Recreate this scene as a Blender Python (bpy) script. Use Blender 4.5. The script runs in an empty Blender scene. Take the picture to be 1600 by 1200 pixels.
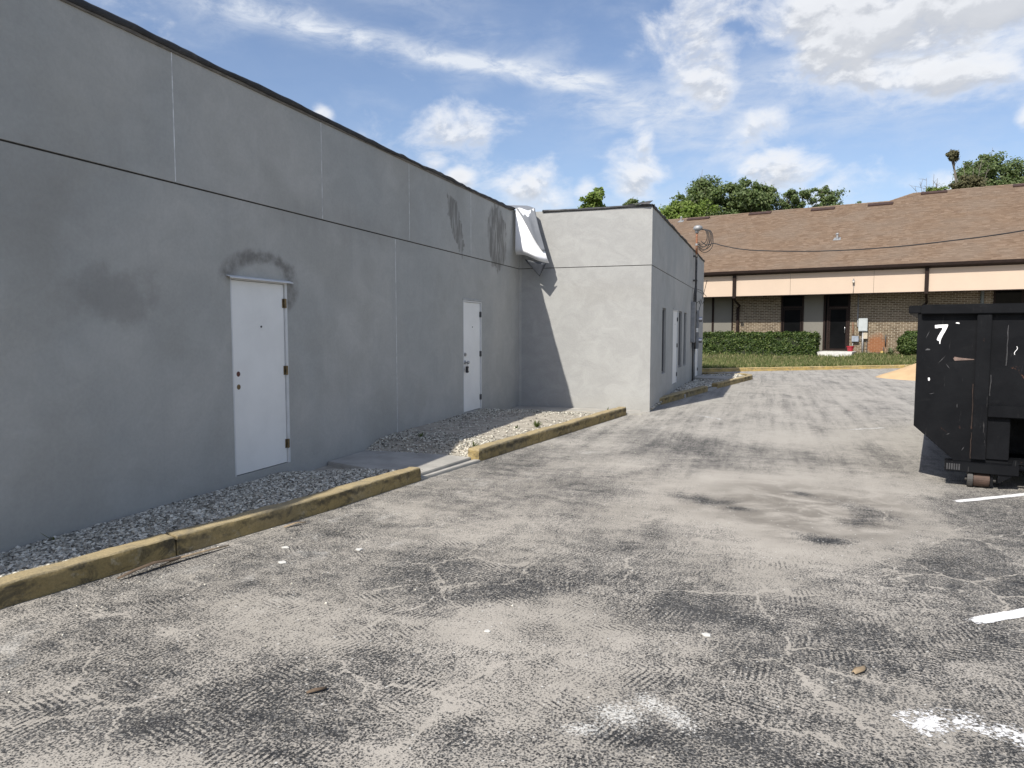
import bpy, bmesh, math, random
import numpy as np
from mathutils import Vector, Matrix, noise as mnoise
R = math.radians
random.seed(7)
RNG = np.random.default_rng(11)
scn = bpy.context.scene
COL = scn.collection

# ------------------------------------------------------------------ camera
EYE = 1.66
cam_d = bpy.data.cameras.new('camera')
cam = bpy.data.objects.new('camera', cam_d); COL.objects.link(cam)
cam_d.sensor_fit = 'HORIZONTAL'; cam_d.sensor_width = 36.0
cam_d.lens = 36.0 * 1130.0 / 1600.0
cam_d.clip_start = 0.05; cam_d.clip_end = 3000
cam.location = (0, 0, EYE)
cam.rotation_euler = (R(90 - 4.20), 0, R(19.445))
scn.camera = cam

# ------------------------------------------------------------------ light and exposure
scn.view_settings.view_transform = 'Standard'
scn.view_settings.look = 'None'
scn.view_settings.exposure = 0.74
scn.view_settings.gamma = 1.0
scn.cycles.max_bounces = 6; scn.cycles.diffuse_bounces = 3; scn.cycles.glossy_bounces = 3; scn.cycles.transparent_max_bounces = 8
scn.view_settings.use_curve_mapping = False
SUN_STRENGTH = 3.6
SKY_STRENGTH = 0.105
to_sun = Vector((-0.285, -0.95, 1.0)).normalized()
sl = bpy.data.lights.new('sun', 'SUN'); sl.energy = SUN_STRENGTH; sl.angle = R(0.53); sl.color = (1.0, 0.95, 0.87)
sun = bpy.data.objects.new('sun', sl); COL.objects.link(sun)
sun.rotation_euler = to_sun.to_track_quat('Z', 'Y').to_euler(); sun.location = (-10, -20, 30)
SUN_EL = math.asin(to_sun.z); SUN_ROT = math.atan2(to_sun.x, to_sun.y)

# ------------------------------------------------------------------ node helper
class NT:
    def __init__(s, tree): s.t = tree; s.n = tree.nodes; s.l = tree.links
    def new(s, typ, **kw):
        n = s.n.new(typ)
        for k, v in kw.items(): setattr(n, k, v)
        return n
    def put(s, sock, v):
        if v is None: return
        if isinstance(v, bpy.types.NodeSocket): s.l.new(v, sock)
        else:
            if sock.type == 'RGBA' and not isinstance(v, (int, float)) and len(v) == 3: v = (*v, 1)
            sock.default_value = v
    def math(s, op, a, b=None, c=None, clamp=False):
        n = s.new('ShaderNodeMath', operation=op, use_clamp=clamp)
        for i, v in enumerate((a, b, c)): s.put(n.inputs[i], v)
        return n.outputs[0]
    def add(s, a, b): return s.math('ADD', a, b)
    def sub(s, a, b): return s.math('SUBTRACT', a, b)
    def mul(s, a, b): return s.math('MULTIPLY', a, b)
    def vm(s, op, a, b=None, sc=None):
        n = s.new('ShaderNodeVectorMath', operation=op)
        s.put(n.inputs[0], a)
        if b is not None: s.put(n.inputs[1], b)
        if sc is not None: s.put(n.inputs[3], sc)
        return n.outputs['Value'] if op in ('LENGTH', 'DOT_PRODUCT', 'DISTANCE') else n.outputs[0]
    def mapping(s, v, loc=(0, 0, 0), rot=(0, 0, 0), sc=(1, 1, 1)):
        n = s.new('ShaderNodeMapping'); s.put(n.inputs[0], v)
        n.inputs[1].default_value = loc; n.inputs[2].default_value = rot; n.inputs[3].default_value = sc
        return n.outputs[0]
    def noise(s, v, scale, detail=4, rough=0.5, dist=0.0, color=False):
        n = s.new('ShaderNodeTexNoise'); s.put(n.inputs['Vector'], v)
        n.inputs['Scale'].default_value = scale; n.inputs['Detail'].default_value = detail
        n.inputs['Roughness'].default_value = rough; n.inputs['Distortion'].default_value = dist
        return n.outputs['Color'] if color else n.outputs[0]
    def vor(s, v, scale, feature='F1', out='Distance', rnd=1.0):
        n = s.new('ShaderNodeTexVoronoi', feature=feature); s.put(n.inputs['Vector'], v)
        n.inputs['Scale'].default_value = scale; n.inputs['Randomness'].default_value = rnd
        return n.outputs[out]
    def sm(s, v, a, b, lo=0.0, hi=1.0, smooth=True):
        n = s.new('ShaderNodeMapRange', interpolation_type='SMOOTHSTEP' if smooth else 'LINEAR')
        s.put(n.inputs[0], v); s.put(n.inputs[1], a); s.put(n.inputs[2], b); s.put(n.inputs[3], lo); s.put(n.inputs[4], hi)
        return n.outputs[0]
    def mix(s, f, a, b, mode='MIX'):
        n = s.new('ShaderNodeMix', data_type='RGBA', blend_type=mode)
        s.put(n.inputs[0], f); s.put(n.inputs[6], a); s.put(n.inputs[7], b)
        return n.outputs[2]
    def sep(s, v):
        n = s.new('ShaderNodeSeparateXYZ'); s.put(n.inputs[0], v); return n.outputs
    def comb(s, x=0.0, y=0.0, z=0.0):
        n = s.new('ShaderNodeCombineXYZ')
        for i, v in enumerate((x, y, z)): s.put(n.inputs[i], v)
        return n.outputs[0]
    def pos(s): return s.new('ShaderNodeNewGeometry').outputs['Position']
    def island(s): return s.new('ShaderNodeNewGeometry').outputs['Random Per Island']
    def obj(s): return s.new('ShaderNodeTexCoord').outputs['Object']
    def objrand(s): return s.new('ShaderNodeObjectInfo').outputs['Random']
    def bump(s, h, strength=0.5, dist=0.01, nrm=None):
        n = s.new('ShaderNodeBump'); n.inputs['Strength'].default_value = strength; n.inputs['Distance'].default_value = dist
        s.put(n.inputs['Height'], h)
        if nrm is not None: s.put(n.inputs['Normal'], nrm)
        return n.outputs[0]
    def hsv(s, col, v):
        n = s.new('ShaderNodeHueSaturation'); s.put(n.inputs['Color'], col); s.put(n.inputs['Value'], v); return n.outputs[0]

def mat(name, rough=0.8, metal=0.0, spec=0.5):
    m = bpy.data.materials.new(name); m.use_nodes = True
    nt = NT(m.node_tree); b = m.node_tree.nodes['Principled BSDF']
    b.inputs['Roughness'].default_value = rough; b.inputs['Metallic'].default_value = metal
    b.inputs['Specular IOR Level'].default_value = spec
    return m, nt, b

# ------------------------------------------------------------------ sky
world = bpy.data.worlds.new('World'); scn.world = world; world.use_nodes = True
w = NT(world.node_tree); w.n.clear()
bg = w.new('ShaderNodeBackground'); wo = w.new('ShaderNodeOutputWorld'); w.l.new(bg.outputs[0], wo.inputs[0])
sky = w.new('ShaderNodeTexSky', sky_type='NISHITA'); sky.sun_disc = False
sky.sun_elevation = SUN_EL; sky.sun_rotation = SUN_ROT
sky.altitude = 0; sky.air_density = 1.0; sky.dust_density = 1.2; sky.ozone_density = 1.5
bg.inputs['Strength'].default_value = SKY_STRENGTH
dirv = w.new('ShaderNodeTexCoord').outputs['Generated']
dx, dy, dz = w.sep(dirv)
DEG = 180 / math.pi
az = w.mul(w.math('ARCTAN2', dx, dy), DEG)
el = w.mul(w.math('ARCSINE', dz), DEG)
# cumulus heaps: azimuth, elevation, half widths (degrees), weight
HEAPS = [(-6.2, 22.0, 2.6, 3.4, .95), (-4.6, 18.4, 2.6, 2.8, .9), (7.2, 20.6, 6.2, 2.3, 1.5), (13.5, 21.2, 5.6, 2.6, 1.5), (2.6, 21.8, 3.4, 1.5, 1.1), (19, 19.5, 5, 2.5, 1.3),
         (9.8, 16.6, 5.4, 1.3, 1.15), (2.4, 18.3, 3.2, 1.5, 1.0), (5.5, 17.4, 3.4, 1.3, 1.05), (-23.9, 15.0, 4.4, 2.0, .85), (-17.7, 11.0, 2.5, 2.0, 1.05),
         (-13.7, 10.8, .9, 1.0, .9), (-9.35, 14.4, .9, 1.5, .85), (-10.4, 11.9, 2.1, 2.0, .85), (-1.0, 14.5, 2.0, 1.5, .86),
         (.8, 11.6, 3.7, 1.5, 1.0), (3.9, 9.8, 1.6, 1.3, .85), (-25.4, 13.0, 1.2, .9, .85), (-23.6, 11.8, 1.1, .8, .95),
         (-33.6, 15.8, .8, .5, .95), (15.3, 13.2, .7, 1.0, .9), (11.4, 9.9, 1.5, 1.2, .75),
         (40, 17, 9, 4, .8), (62, 12, 8, 3, .9), (-75, 14, 9, 3, .8), (-110, 22, 12, 5, .8), (75, 32, 22, 9, .8), (110, 25, 20, 8, .8), (30, 42, 20, 8, .7), (-60, 50, 20, 8, .7),
         (150, 15, 12, 4, .8), (-150, 17, 10, 4, .8)]
VEIL = [(6, 17.6, 10, 2.0, .42), (14, 18.5, 8, 3.0, .40), (-7.3, 16.0, 6.0, 2.2, .40), (-13.5, 17.2, 2.8, 1.2, .30), (-22.0, 19.6, 5.5, .62, .85), (-31, 20.9, 5.0, .75, .75), (-15.0, 18.5, 3.6, .62, .80), (-38, 22.0, 5, .9, .5),
        (-51.6, 22.3, 4, 1.4, .35), (-9.6, 16.4, 3.6, 1.0, .30), (3, 14.5, 12, 1.2, .16), (-12, 9.5, 14, 1.6, .20), (-28, 24.5, 6, 1.4, .3), (-3.5, 13.0, 4, 1.6, .18)]
def clouds(azs, els, full=True):
    q = w.comb(w.mul(azs, 0.1), w.mul(els, 0.16), 0.0)
    n1 = w.noise(q, 1.9, 10, 0.60, 0.25)
    tot = None
    for a, e, ra, re, wt in HEAPS:
        u = w.mul(w.sub(azs, a), 1 / (ra * 1.12)); v = w.mul(w.sub(els, e), 1 / (re * 1.12))
        r2 = w.add(w.mul(u, u), w.mul(v, v))
        g = w.mul(w.math('EXPONENT', w.mul(r2, -0.75)), wt)
        tot = g if tot is None else w.math('MAXIMUM', tot, g)
    d = w.add(w.mul(tot, .86), w.mul(w.sub(n1, 0.5), 2.1))
    return d, q, tot
cd, q, tot = clouds(az, el)
dens = w.sm(cd, 0.24, 0.96)
# a second look a little higher: where cloud stands above, this spot is a shaded underside
cd2, _, _ = clouds(az, w.add(el, 0.8))
veil = None
for a, e, ra, re, wt in VEIL:
    slope = -0.075 if e > 16 and a < -10 else 0.0
    u = w.mul(w.sub(az, a), 1 / ra); v = w.mul(w.sub(w.sub(el, e), w.mul(w.sub(az, a), slope)), 1 / re)
    g = w.mul(w.math('EXPONENT', w.mul(w.add(w.mul(u, u), w.mul(v, v)), -1.0)), wt)
    veil = g if veil is None else w.add(veil, g)
nv = w.noise(w.mapping(w.comb(w.mul(az, .1), w.mul(el, .1)), rot=(0, 0, R(6)), sc=(.8, 2.2, 1)), 3.0, 8, 0.65, 0.4)
nlow = w.noise(w.comb(w.mul(az, .1), w.mul(el, .16), 4.0), 0.9, 6, 0.55)
veil = w.math('MULTIPLY', w.add(w.add(veil, .02), w.mul(w.sm(nlow, .46, .78), .30)), w.sm(nv, 0.25, 0.72, 0.1, 1.55), clamp=True)
lit = w.sm(w.sub(cd2, cd), -0.16, 0.15, 1.0, 0.0)
thick = w.sm(cd, 0.5, 1.25)
shade = w.math('MULTIPLY', w.sub(1.0, lit), w.sm(cd, .45, .8), clamp=True)
ccol = w.mix(shade, (5.4, 5.5, 5.7), (3.3, 3.45, 3.75))
body = w.mix(w.mul(thick, .55), ccol, (4.3, 4.42, 4.65))
skycol = w.mix(1.0, sky.outputs[0], (0.86, 0.84, 0.88), 'MULTIPLY')
skyv = w.mix(veil, skycol, (4.4, 4.7, 5.2))
skyc = w.mix(w.mul(dens, .96), skyv, body)
w.l.new(skyc, bg.inputs['Color'])

# ------------------------------------------------------------------ mesh helpers
def link(name, me, m=None, parent=None, smooth=False):
    o = bpy.data.objects.new(name, me); COL.objects.link(o)
    if m is not None:
        for mm in (m if isinstance(m, (list, tuple)) else [m]): me.materials.append(mm)
    if parent is not None: o.parent = parent
    if smooth:
        me.polygons.foreach_set('use_smooth', [True] * len(me.polygons))
    return o
def pydata(name, v, f, m=None, parent=None, smooth=False):
    me = bpy.data.meshes.new(name); me.from_pydata([tuple(x) for x in v], [], f); me.update()
    return link(name, me, m, parent, smooth)
def np_mesh(name, v, f, m=None, parent=None, smooth=False):
    v = np.asarray(v, np.float32); f = np.asarray(f, np.int32)
    k = f.shape[1]
    me = bpy.data.meshes.new(name)
    me.vertices.add(len(v)); me.vertices.foreach_set('co', v.ravel())
    me.loops.add(f.size); me.loops.foreach_set('vertex_index', f.ravel())
    me.polygons.add(len(f)); me.polygons.foreach_set('loop_start', np.arange(0, f.size, k, dtype=np.int32))
    try: me.polygons.foreach_set('loop_total', np.full(len(f), k, np.int32))
    except Exception: pass
    me.update(calc_edges=True)
    return link(name, me, m, parent, smooth)
class MB:
    """collects shapes into one mesh"""
    def __init__(s): s.v = []; s.f = []
    def raw(s, v, f):
        n = len(s.v); s.v += [Vector(x) for x in v]; s.f += [tuple(i + n for i in q) for q in f]; return s
    def box(s, x0, x1, y0, y1, z0, z1, mtx=None):
        v = [(x, y, z) for x in (x0, x1) for y in (y0, y1) for z in (z0, z1)]
        if mtx is not None: v = [mtx @ Vector(p) for p in v]
        return s.raw(v, [(0, 1, 3, 2), (4, 6, 7, 5), (0, 4, 5, 1), (2, 3, 7, 6), (0, 2, 6, 4), (1, 5, 7, 3)])
    def prism(s, pts, axis, a, b):
        """extrude a 2-D outline (list of pairs) along axis from a to b"""
        def mk(p, t):
            if axis == 'x': return (t, p[0], p[1])
            if axis == 'y': return (p[0], t, p[1])
            return (p[0], p[1], t)
        n = len(pts); v = [mk(p, a) for p in pts] + [mk(p, b) for p in pts]
        f = [tuple(range(n))[::-1], tuple(range(n, 2 * n))] + [(i, (i + 1) % n, n + (i + 1) % n, n + i) for i in range(n)]
        return s.raw(v, f)
    def cyl(s, p, q, r, r2=None, n=12, caps=True):
        p, q = Vector(p), Vector(q); r2 = r if r2 is None else r2
        d = (q - p).normalized(); t = d.orthogonal().normalized(); b = d.cross(t)
        v = []
        for c, rr in ((p, r), (q, r2)):
            v += [c + (t * math.cos(2 * math.pi * i / n) + b * math.sin(2 * math.pi * i / n)) * rr for i in range(n)]
        f = [(i, (i + 1) % n, n + (i + 1) % n, n + i) for i in range(n)]
        if caps: f += [tuple(range(n))[::-1], tuple(range(n, 2 * n))]
        return s.raw(v, f)
    def tube(s, pts, r, n=8):
        pts = [Vector(p) for p in pts]; rings = []
        t = None
        for i, p in enumerate(pts):
            d = (pts[min(i + 1, len(pts) - 1)] - pts[max(i - 1, 0)]).normalized()
            if t is None: t = d.orthogonal().normalized()
            else:
                t = (t - d * t.dot(d))
                t = t.normalized() if t.length > 1e-6 else d.orthogonal().normalized()
            b = d.cross(t); rr = r[i] if isinstance(r, (list, tuple)) else r
            rings.append([p + (t * math.cos(2 * math.pi * k / n) + b * math.sin(2 * math.pi * k / n)) * rr for k in range(n)])
        v = [x for g in rings for x in g]
        f = [(i * n + k, i * n + (k + 1) % n, (i + 1) * n + (k + 1) % n, (i + 1) * n + k) for i in range(len(pts) - 1) for k in range(n)]
        f += [tuple(range(n))[::-1], tuple((len(pts) - 1) * n + k for k in range(n))]
        return s.raw(v, f)
    def sphere(s, c, r, sc=(1, 1, 1), seg=12, rings=8):
        c = Vector(c); v = [c + Vector((0, 0, r * sc[2]))]
        for i in range(1, rings):
            th = math.pi * i / rings
            for k in range(seg):
                ph = 2 * math.pi * k / seg
                v.append(c + Vector((r * sc[0] * math.sin(th) * math.cos(ph), r * sc[1] * math.sin(th) * math.sin(ph), r * sc[2] * math.cos(th))))
        v.append(c - Vector((0, 0, r * sc[2]))); L = len(v) - 1
        f = [(0, 1 + k, 1 + (k + 1) % seg) for k in range(seg)]
        for i in range(rings - 2):
            a = 1 + i * seg; b = a + seg
            f += [(a + k, b + k, b + (k + 1) % seg, a + (k + 1) % seg) for k in range(seg)]
        a = 1 + (rings - 2) * seg
        f += [(a + k, L, a + (k + 1) % seg) for k in range(seg)]
        return s.raw(v, f)
    def build(s, name, m=None, parent=None, smooth=False, bevel=0.0, seg=2):
        me = bpy.data.meshes.new(name); me.from_pydata([tuple(x) for x in s.v], [], s.f); me.update()
        bm = bmesh.new(); bm.from_mesh(me); bmesh.ops.recalc_face_normals(bm, faces=bm.faces)
        if bevel > 0:
            ed = [e for e in bm.edges if len(e.link_faces) == 2 and e.calc_face_angle(0) > 0.5]
            bmesh.ops.bevel(bm, geom=ed, offset=bevel, segments=seg, affect='EDGES', clamp_overlap=True)
        bm.to_mesh(me); bm.free()
        return link(name, me, m, parent, smooth)
def tag(o, label=None, cat=None, group=None, kind=None):
    if label: o['label'] = label
    if cat: o['category'] = cat
    if group: o['group'] = group
    if kind: o['kind'] = kind
    return o
def thing(name, label, cat, loc=(0, 0, 0), rz=0.0, group=None):
    o = bpy.data.objects.new(name, None); COL.objects.link(o); o.location = loc; o.rotation_euler = (0, 0, rz)
    o.empty_display_size = 0.2
    return tag(o, label, cat, group)
def copy_thing(o, parent=None):
    c = o.copy(); COL.objects.link(c)
    if parent is not None: c.parent = parent
    for ch in list(o.children): copy_thing(ch, c)
    return c

# ------------------------------------------------------------------ materials
def simple(name, col, rough=0.7, metal=0.0, spec=0.5, var=0.15, scale=6.0, bump=0.0, bscale=60, dirt=None, dirt_amt=0.0):
    m, n, b = mat(name, rough, metal, spec)
    p = n.obj()
    nz = n.noise(p, scale, 6, 0.6)
    c = n.mix(n.sm(nz, .3, .7), tuple(x * (1 - var) for x in col), tuple(min(1, x * (1 + var)) for x in col))
    if dirt:
        c = n.mix(n.mul(n.sm(n.noise(p, scale * .7, 8, .7, .6), .52, .72), dirt_amt), c, dirt)
    n.put(b.inputs['Base Color'], c)
    n.put(b.inputs['Roughness'], n.sm(nz, .2, .8, max(0, rough - .08), min(1, rough + .08)))
    if bump: n.put(b.inputs['Normal'], n.bump(n.noise(p, bscale, 6, .6), bump, .006))
    return m

def gauss2(n, a, b_, a0, b0, ra, rb, rot=0.0):
    """bell shaped patch in two coordinates"""
    u = n.sub(a, a0); v = n.sub(b_, b0)
    if rot:
        c, s = math.cos(rot), math.sin(rot)
        u, v = n.add(n.mul(u, c), n.mul(v, s)), n.sub(n.mul(v, c), n.mul(u, s))
    u = n.mul(u, 1 / ra); v = n.mul(v, 1 / rb)
    return n.math('EXPONENT', n.mul(n.add(n.mul(u, u), n.mul(v, v)), -1.0))

def m_stucco():
    m, n, b = mat('grey_stucco', 0.92, 0, 0.25)
    p = n.pos(); x, y, z = n.sep(p)
    base = n.mix(n.sm(n.noise(p, .55, 5, .55, .4), .36, .66), (.386, .386, .364), (.442, .432, .400))
    tro = n.noise(n.mapping(p, rot=(0.3, .2, .5), sc=(1, 1, 1.3)), 2.3, 7, .62, .9)
    base = n.mix(n.sm(tro, .36, .70), n.hsv(base, .955), n.hsv(base, 1.04))
    base = n.mix(n.mul(n.sm(n.noise(p, .9, 4, .55, .3), .46, .68), .5), base, (.335, .328, .298))
    fine = n.noise(p, 34, 5, .65)
    base = n.mix(n.sm(fine, .3, .7), n.hsv(base, .965), n.hsv(base, 1.035))
    # vertical run marks
    run = n.noise(n.mapping(p, sc=(3.2, 3.2, .35)), 1.6, 6, .6, .3)
    base = n.mix(n.mul(n.sm(run, .54, .74), .16), base, (.29, .29, .285))
    # patches of plaster that is still damp or of another batch (position on the long wall: y, z)
    wob = n.noise(p, 5.5, 6, .65); wv = n.mul(n.sub(wob, .5), .55)
    yy = n.add(y, wv); zz = n.add(z, n.mul(n.sub(n.noise(p, 4.3, 6, .62), .5), .55))
    longw = n.sm(x, -4.9, -5.0)
    def patch(sp, thr0=.25, thr1=.5):
        return n.sm(sp, thr0, thr1)
    stroke = n.sm(n.noise(n.mapping(p, rot=(R(24), 0, 0), sc=(6, 7, 1.3)), 1.5, 5, .6, .8), .36, .56, .25, 1.0)
    st = n.mul(patch(gauss2(n, yy, zz, 11.50, 3.46, .20, .52, R(32)), .28, .40), n.mul(stroke, .80))
    st2 = n.mul(patch(gauss2(n, yy, zz, 13.5, 3.50, .50, .62, R(10)), .28, .42), n.mul(stroke, .85))
    # halo over the near door: an arch
    w2 = n.mul(n.sub(n.noise(p, 4.5, 6, .6), .5), .20)
    ry = n.mul(n.sub(n.add(y, w2), 6.40), 1 / .52); rz = n.mul(n.sub(n.add(z, w2), 2.14), 1 / .30)
    rr = n.math('SQRT', n.add(n.mul(ry, ry), n.mul(rz, rz)))
    arch = n.mul(n.sm(n.math('ABSOLUTE', n.sub(rr, 1.02)), .34, .06), n.math('MAXIMUM', n.sm(z, 2.1, 2.25), n.mul(n.sm(y, 6.7, 6.8), n.sm(z, 1.7, 1.9))))
    st3 = n.mul(arch, n.sm(n.noise(p, 7, 5, .65), .32, .62, .3, .85))
    st4 = n.mul(n.sm(gauss2(n, yy, zz, 4.55, 1.95, .55, .24), .1, .9), .40)
    st5 = n.mul(n.sm(gauss2(n, yy, zz, 3.9, 2.6, .5, .6), .1, .95), .22)
    st6 = n.mul(n.sm(gauss2(n, yy, zz, 8.0, 3.0, 1.6, .25), .1, .95), .16)
    stn = st
    for q in (st2, st3, st4, st5, st6): stn = n.math('MAXIMUM', stn, q)
    stn = n.mul(stn, longw)
    col = n.mix(stn, base, (.175, .166, .150))
    # light balance put into colour: sunlit front toned darker than the shaded walls
    front = n.mul(n.sm(x, -5.05, -5.0), n.sm(y, 14.90, 14.86))
    sunlit_tone = n.mix(n.sm(tro, .35, .7), (.316, .316, .306), (.360, .361, .348))
    band = n.mul(n.sm(gauss2(n, n.add(x, wv), zz, -3.0, 2.45, 1.5, .28), .1, .95), .22)
    sunlit_tone = n.mix(band, sunlit_tone, (.27, .26, .235))
    sunlit_tone = n.mix(n.sm(fine, .3, .7), n.hsv(sunlit_tone, .97), n.hsv(sunlit_tone, 1.03))
    col = n.mix(front, col, sunlit_tone)
    # splash-back dust along the foot of the wall
    foot = n.mul(n.sm(n.add(z, n.mul(n.sub(wob, .5), .3)), .42, .06), .25)
    col = n.mix(foot, col, (.33, .315, .28))
    n.put(b.inputs['Base Color'], col)
    h = n.add(n.mul(fine, .5), n.add(n.mul(n.noise(p, 130, 3, .6), .25), n.mul(tro, 1.6)))
    n.put(b.inputs['Normal'], n.bump(h, .35, .012))
    return m

SAND = [(-1.39, 3.44, 0.68, 0.23), (-1.06, 3.02, 0.5, 0.23), (-2.41, 1.99, 0.49, 0.14), (-2.35, 5.53, 0.49, 0.36), (-2.68, 3.54, 0.5, 0.23), (-1.05, 3.73, 0.77, 0.21), (-0.23, 5.54, 0.53, 0.36), (0.23, 5.87, 0.64, 0.39), (-0.29, 8.17, 0.98, 0.7), (0.33, 9.08, 0.53, 0.42), (-1.01, 6.58, 0.65, 0.43), (1.04, 4.1, 0.22, 0.25), (0.89, 3.56, 0.25, 0.19), (-1.85, 8.83, 0.48, 0.44), (-3.29, 6.03, 0.37, 0.26), (0.98, 8.8, 0.64, 0.39), (1.4, 8.59, 0.41, 0.36), (-1.45, 2.33, 0.32, 0.11), (0.52, 12.32, 1.23, 0.77), (-2.68, 10.48, 0.77, 0.63), (.3, 7.3, .95, 1.1)]
DARK = [(-1.68, 2.93, 0.46, 0.2), (-1.35, 4.18, 0.52, 0.27), (-2.21, 2.46, 0.48, 0.23), (0.69, 4.26, 0.48, 0.46), (0.16, 3.01, 0.46, 0.19), (1.47, 5.61, 0.39, 0.78), (1.02, 5.9, 0.52, 0.52), (-0.43, 2.73, 0.3, 0.11), (-0.14, 4.34, 0.56, 0.25), (-1.14, 2.48, 0.3, 0.11), (-1.77, 10.81, 1.44, 0.97), (-2.01, 4.38, 0.43, 0.23), (1.3, 3.6, .6, .5), (1.9, 6.8, .6, 1.0)]
BARE = [(0.53, 7.9, 0.17, 0.2), (0.93, 7.45, 0.25, 0.33), (.78, 7.1, .2, .2), (-0.25, 7.24, 0.26, 0.17), (0.34, 6.42, 0.24, 0.13), (-.05, 7.0, .2, .12)]
WHITE = [(-.66, 2.86, .16, .16), (-.52, 3.02, .12, .13), (-.42, 2.95, .13, .12), (-.75, 2.68, .12, .08)]

def m_asphalt():
    m, n, b = mat('dusty_asphalt', 0.9, 0, 0.3)
    p = n.pos(); x, y, z = n.sep(p)
    def attr(k):
        a = n.new('ShaderNodeAttribute'); a.attribute_name = k; return a.outputs['Fac']
    # how deep the sand lies (0 bare .. 1 buried)
    big = n.noise(n.mapping(p, rot=(0, 0, R(-20)), sc=(1.3, .8, 1)), .9, 8, .66, .6)
    s = n.add(.425, n.mul(n.sub(big, .5), .75))
    s = n.add(s, attr('dust'))
    dr = n.noise(n.mapping(p, rot=(0, 0, R(24)), sc=(.9, 3.4, 1)), 1.5, 7, .66, .8)
    s = n.add(s, n.mul(n.mul(n.sub(dr, .5), .55), n.sm(y, 13, 6, .25, 1.0)))
    # far lane: dust smeared along the driving direction
    lane = n.noise(n.mapping(p, rot=(0, 0, R(-5)), sc=(3.0, .13, 1)), 1.6, 7, .66, .15)
    s = n.add(s, n.mul(n.mul(n.sub(lane, .5), .85), n.sm(y, 6, 13, .25, 1.0)))
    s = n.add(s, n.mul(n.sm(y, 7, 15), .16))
    # tyre tread: chevrons of short strokes along the tracks
    tu, tv, tm = attr('tread_u'), attr('tread_v'), attr('tread')
    jit = n.mul(n.sub(n.noise(p, 11, 4, .65), .5), 1.9)
    ph = n.add(n.mul(tv, 2 * math.pi / .040), n.add(n.mul(n.math('ABSOLUTE', tu), 34.0), n.mul(jit, 2.4)))
    bars = n.math('SINE', ph)
    ribs_ = n.math('SINE', n.add(n.mul(tu, 11.0), jit))
    tr = n.mul(n.sm(n.add(bars, n.mul(ribs_, .30)), -.5, 1.0, .45, -1.0), tm)
    worn = n.sm(n.noise(p, 2.9, 6, .66, .4), .44, .66)
    s = n.add(s, n.mul(n.mul(tr, worn), .23))
    # scattered broom-like strokes elsewhere
    def strokes(rot, seed, off):
        q = n.mapping(p, loc=(seed, seed * .7, 0), rot=(0, 0, rot), sc=(52, 12, 1))
        d = n.noise(q, 1.0, 3, .6, .3)
        pm = n.sm(n.noise(n.mapping(p, loc=(off, -off, 0)), 1.0, 4, .55, .3), .46, .62)
        return n.mul(n.mul(n.sub(d, .5), 2.0), pm)
    s = n.add(s, n.mul(n.mul(n.add(strokes(R(40), 3.1, 5.0), strokes(R(-30), 9.7, 15.0)), n.sm(y, 10, 5.0)), .30))
    s = n.add(s, n.mul(n.sub(n.noise(p, 6.5, 6, .68), .5), .60))
    # stones of the asphalt: height
    v1 = n.vor(n.vm('ADD', p, n.vm('SCALE', n.noise(p, 45, 2, .5, color=True), sc=.010)), 88)
    st = n.sub(1.0, n.mul(v1, 1.25))
    n2 = n.noise(p, 78, 6, .80)
    h = n.add(n.mul(st, .55), n.mul(n.sub(n2, .5), 1.9)); h = n.add(n.add(h, .26), n.mul(n.sub(n.noise(n.mapping(p, rot=(0, 0, R(35)), sc=(1, .6, 1)), 40, 3, .6), .5), .22))
    # sand filled cracks
    ce = n.vor(n.vm('ADD', p, n.vm('SCALE', n.noise(p, 3.0, 7, .68, color=True), sc=.34)), 1.25, 'DISTANCE_TO_EDGE')
    cw = n.mul(n.sm(n.noise(p, .8, 4, .6), .44, .60), .013)
    crack = n.math('MULTIPLY', n.sm(n.sub(ce, cw), .004, -.005), n.sm(y, 9, 6), clamp=True)
    s = n.add(s, n.mul(crack, n.sm(n.sub(x, n.mul(y, .1)), -1.6, .3, .30, 1.15)))
    silt = attr('silt')
    s = n.add(s, n.mul(silt, .30))
    mask = n.sm(n.sub(s, h), -.24, .19)
    # colours
    rs = n.sep(n.vor(p, 88, out='Color'))[0]
    asp = n.mix(n.sm(rs, .0, 1.0), (.022, .023, .024), (.056, .057, .058))
    asp = n.mix(n.mul(n.sm(rs, .74, .92), .6), asp, (.25, .242, .225))
    asp = n.mix(n.mul(n.sm(n.noise(p, 1.6, 5, .6), .4, .7), .35), asp, (.115, .113, .108))
    sc = n.mix(n.sm(n.noise(p, 1.1, 6, .6), .35, .68), (.328, .303, .262), (.406, .376, .328))
    sc = n.mix(n.sm(n.noise(p, 150, 3, .6), .3, .75), n.hsv(sc, .82), n.hsv(sc, 1.14))
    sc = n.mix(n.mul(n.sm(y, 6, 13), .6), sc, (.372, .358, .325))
    stn = n.mul(n.mul(silt, n.sm(n.noise(n.mapping(p, sc=(1.4, 1.7, 1)), 1.8, 7, .62, .4), .34, .62)), .80)
    sc = n.mix(stn, sc, (.150, .136, .115))
    col = n.mix(mask, asp, sc)
    # white plaster crumbs and dust
    sp = n.vor(p, 46, out='Color'); spd = n.vor(p, 46)
    crumb = n.mul(n.sm(n.sep(sp)[1], .972, .978), n.sm(n.add(spd, n.mul(n.noise(p, 90, 2), .2)), .40, .32))
    wa = attr('white')
    spill = n.sm(n.add(wa, n.mul(n.sub(n.noise(p, 62, 6, .80), .5), 3.4)), .80, 1.05)
    spill = n.mul(spill, n.sm(wa, .12, .4))
    wash = n.mul(n.sm(n.noise(n.mapping(p, loc=(3, 8, 0), sc=(1, .7, 1)), 1.9, 8, .72, .6), .56, .74), .6)
    wash = n.mul(wash, n.sm(n.add(x, n.mul(y, -.15)), -2.4, -4.4))
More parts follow.
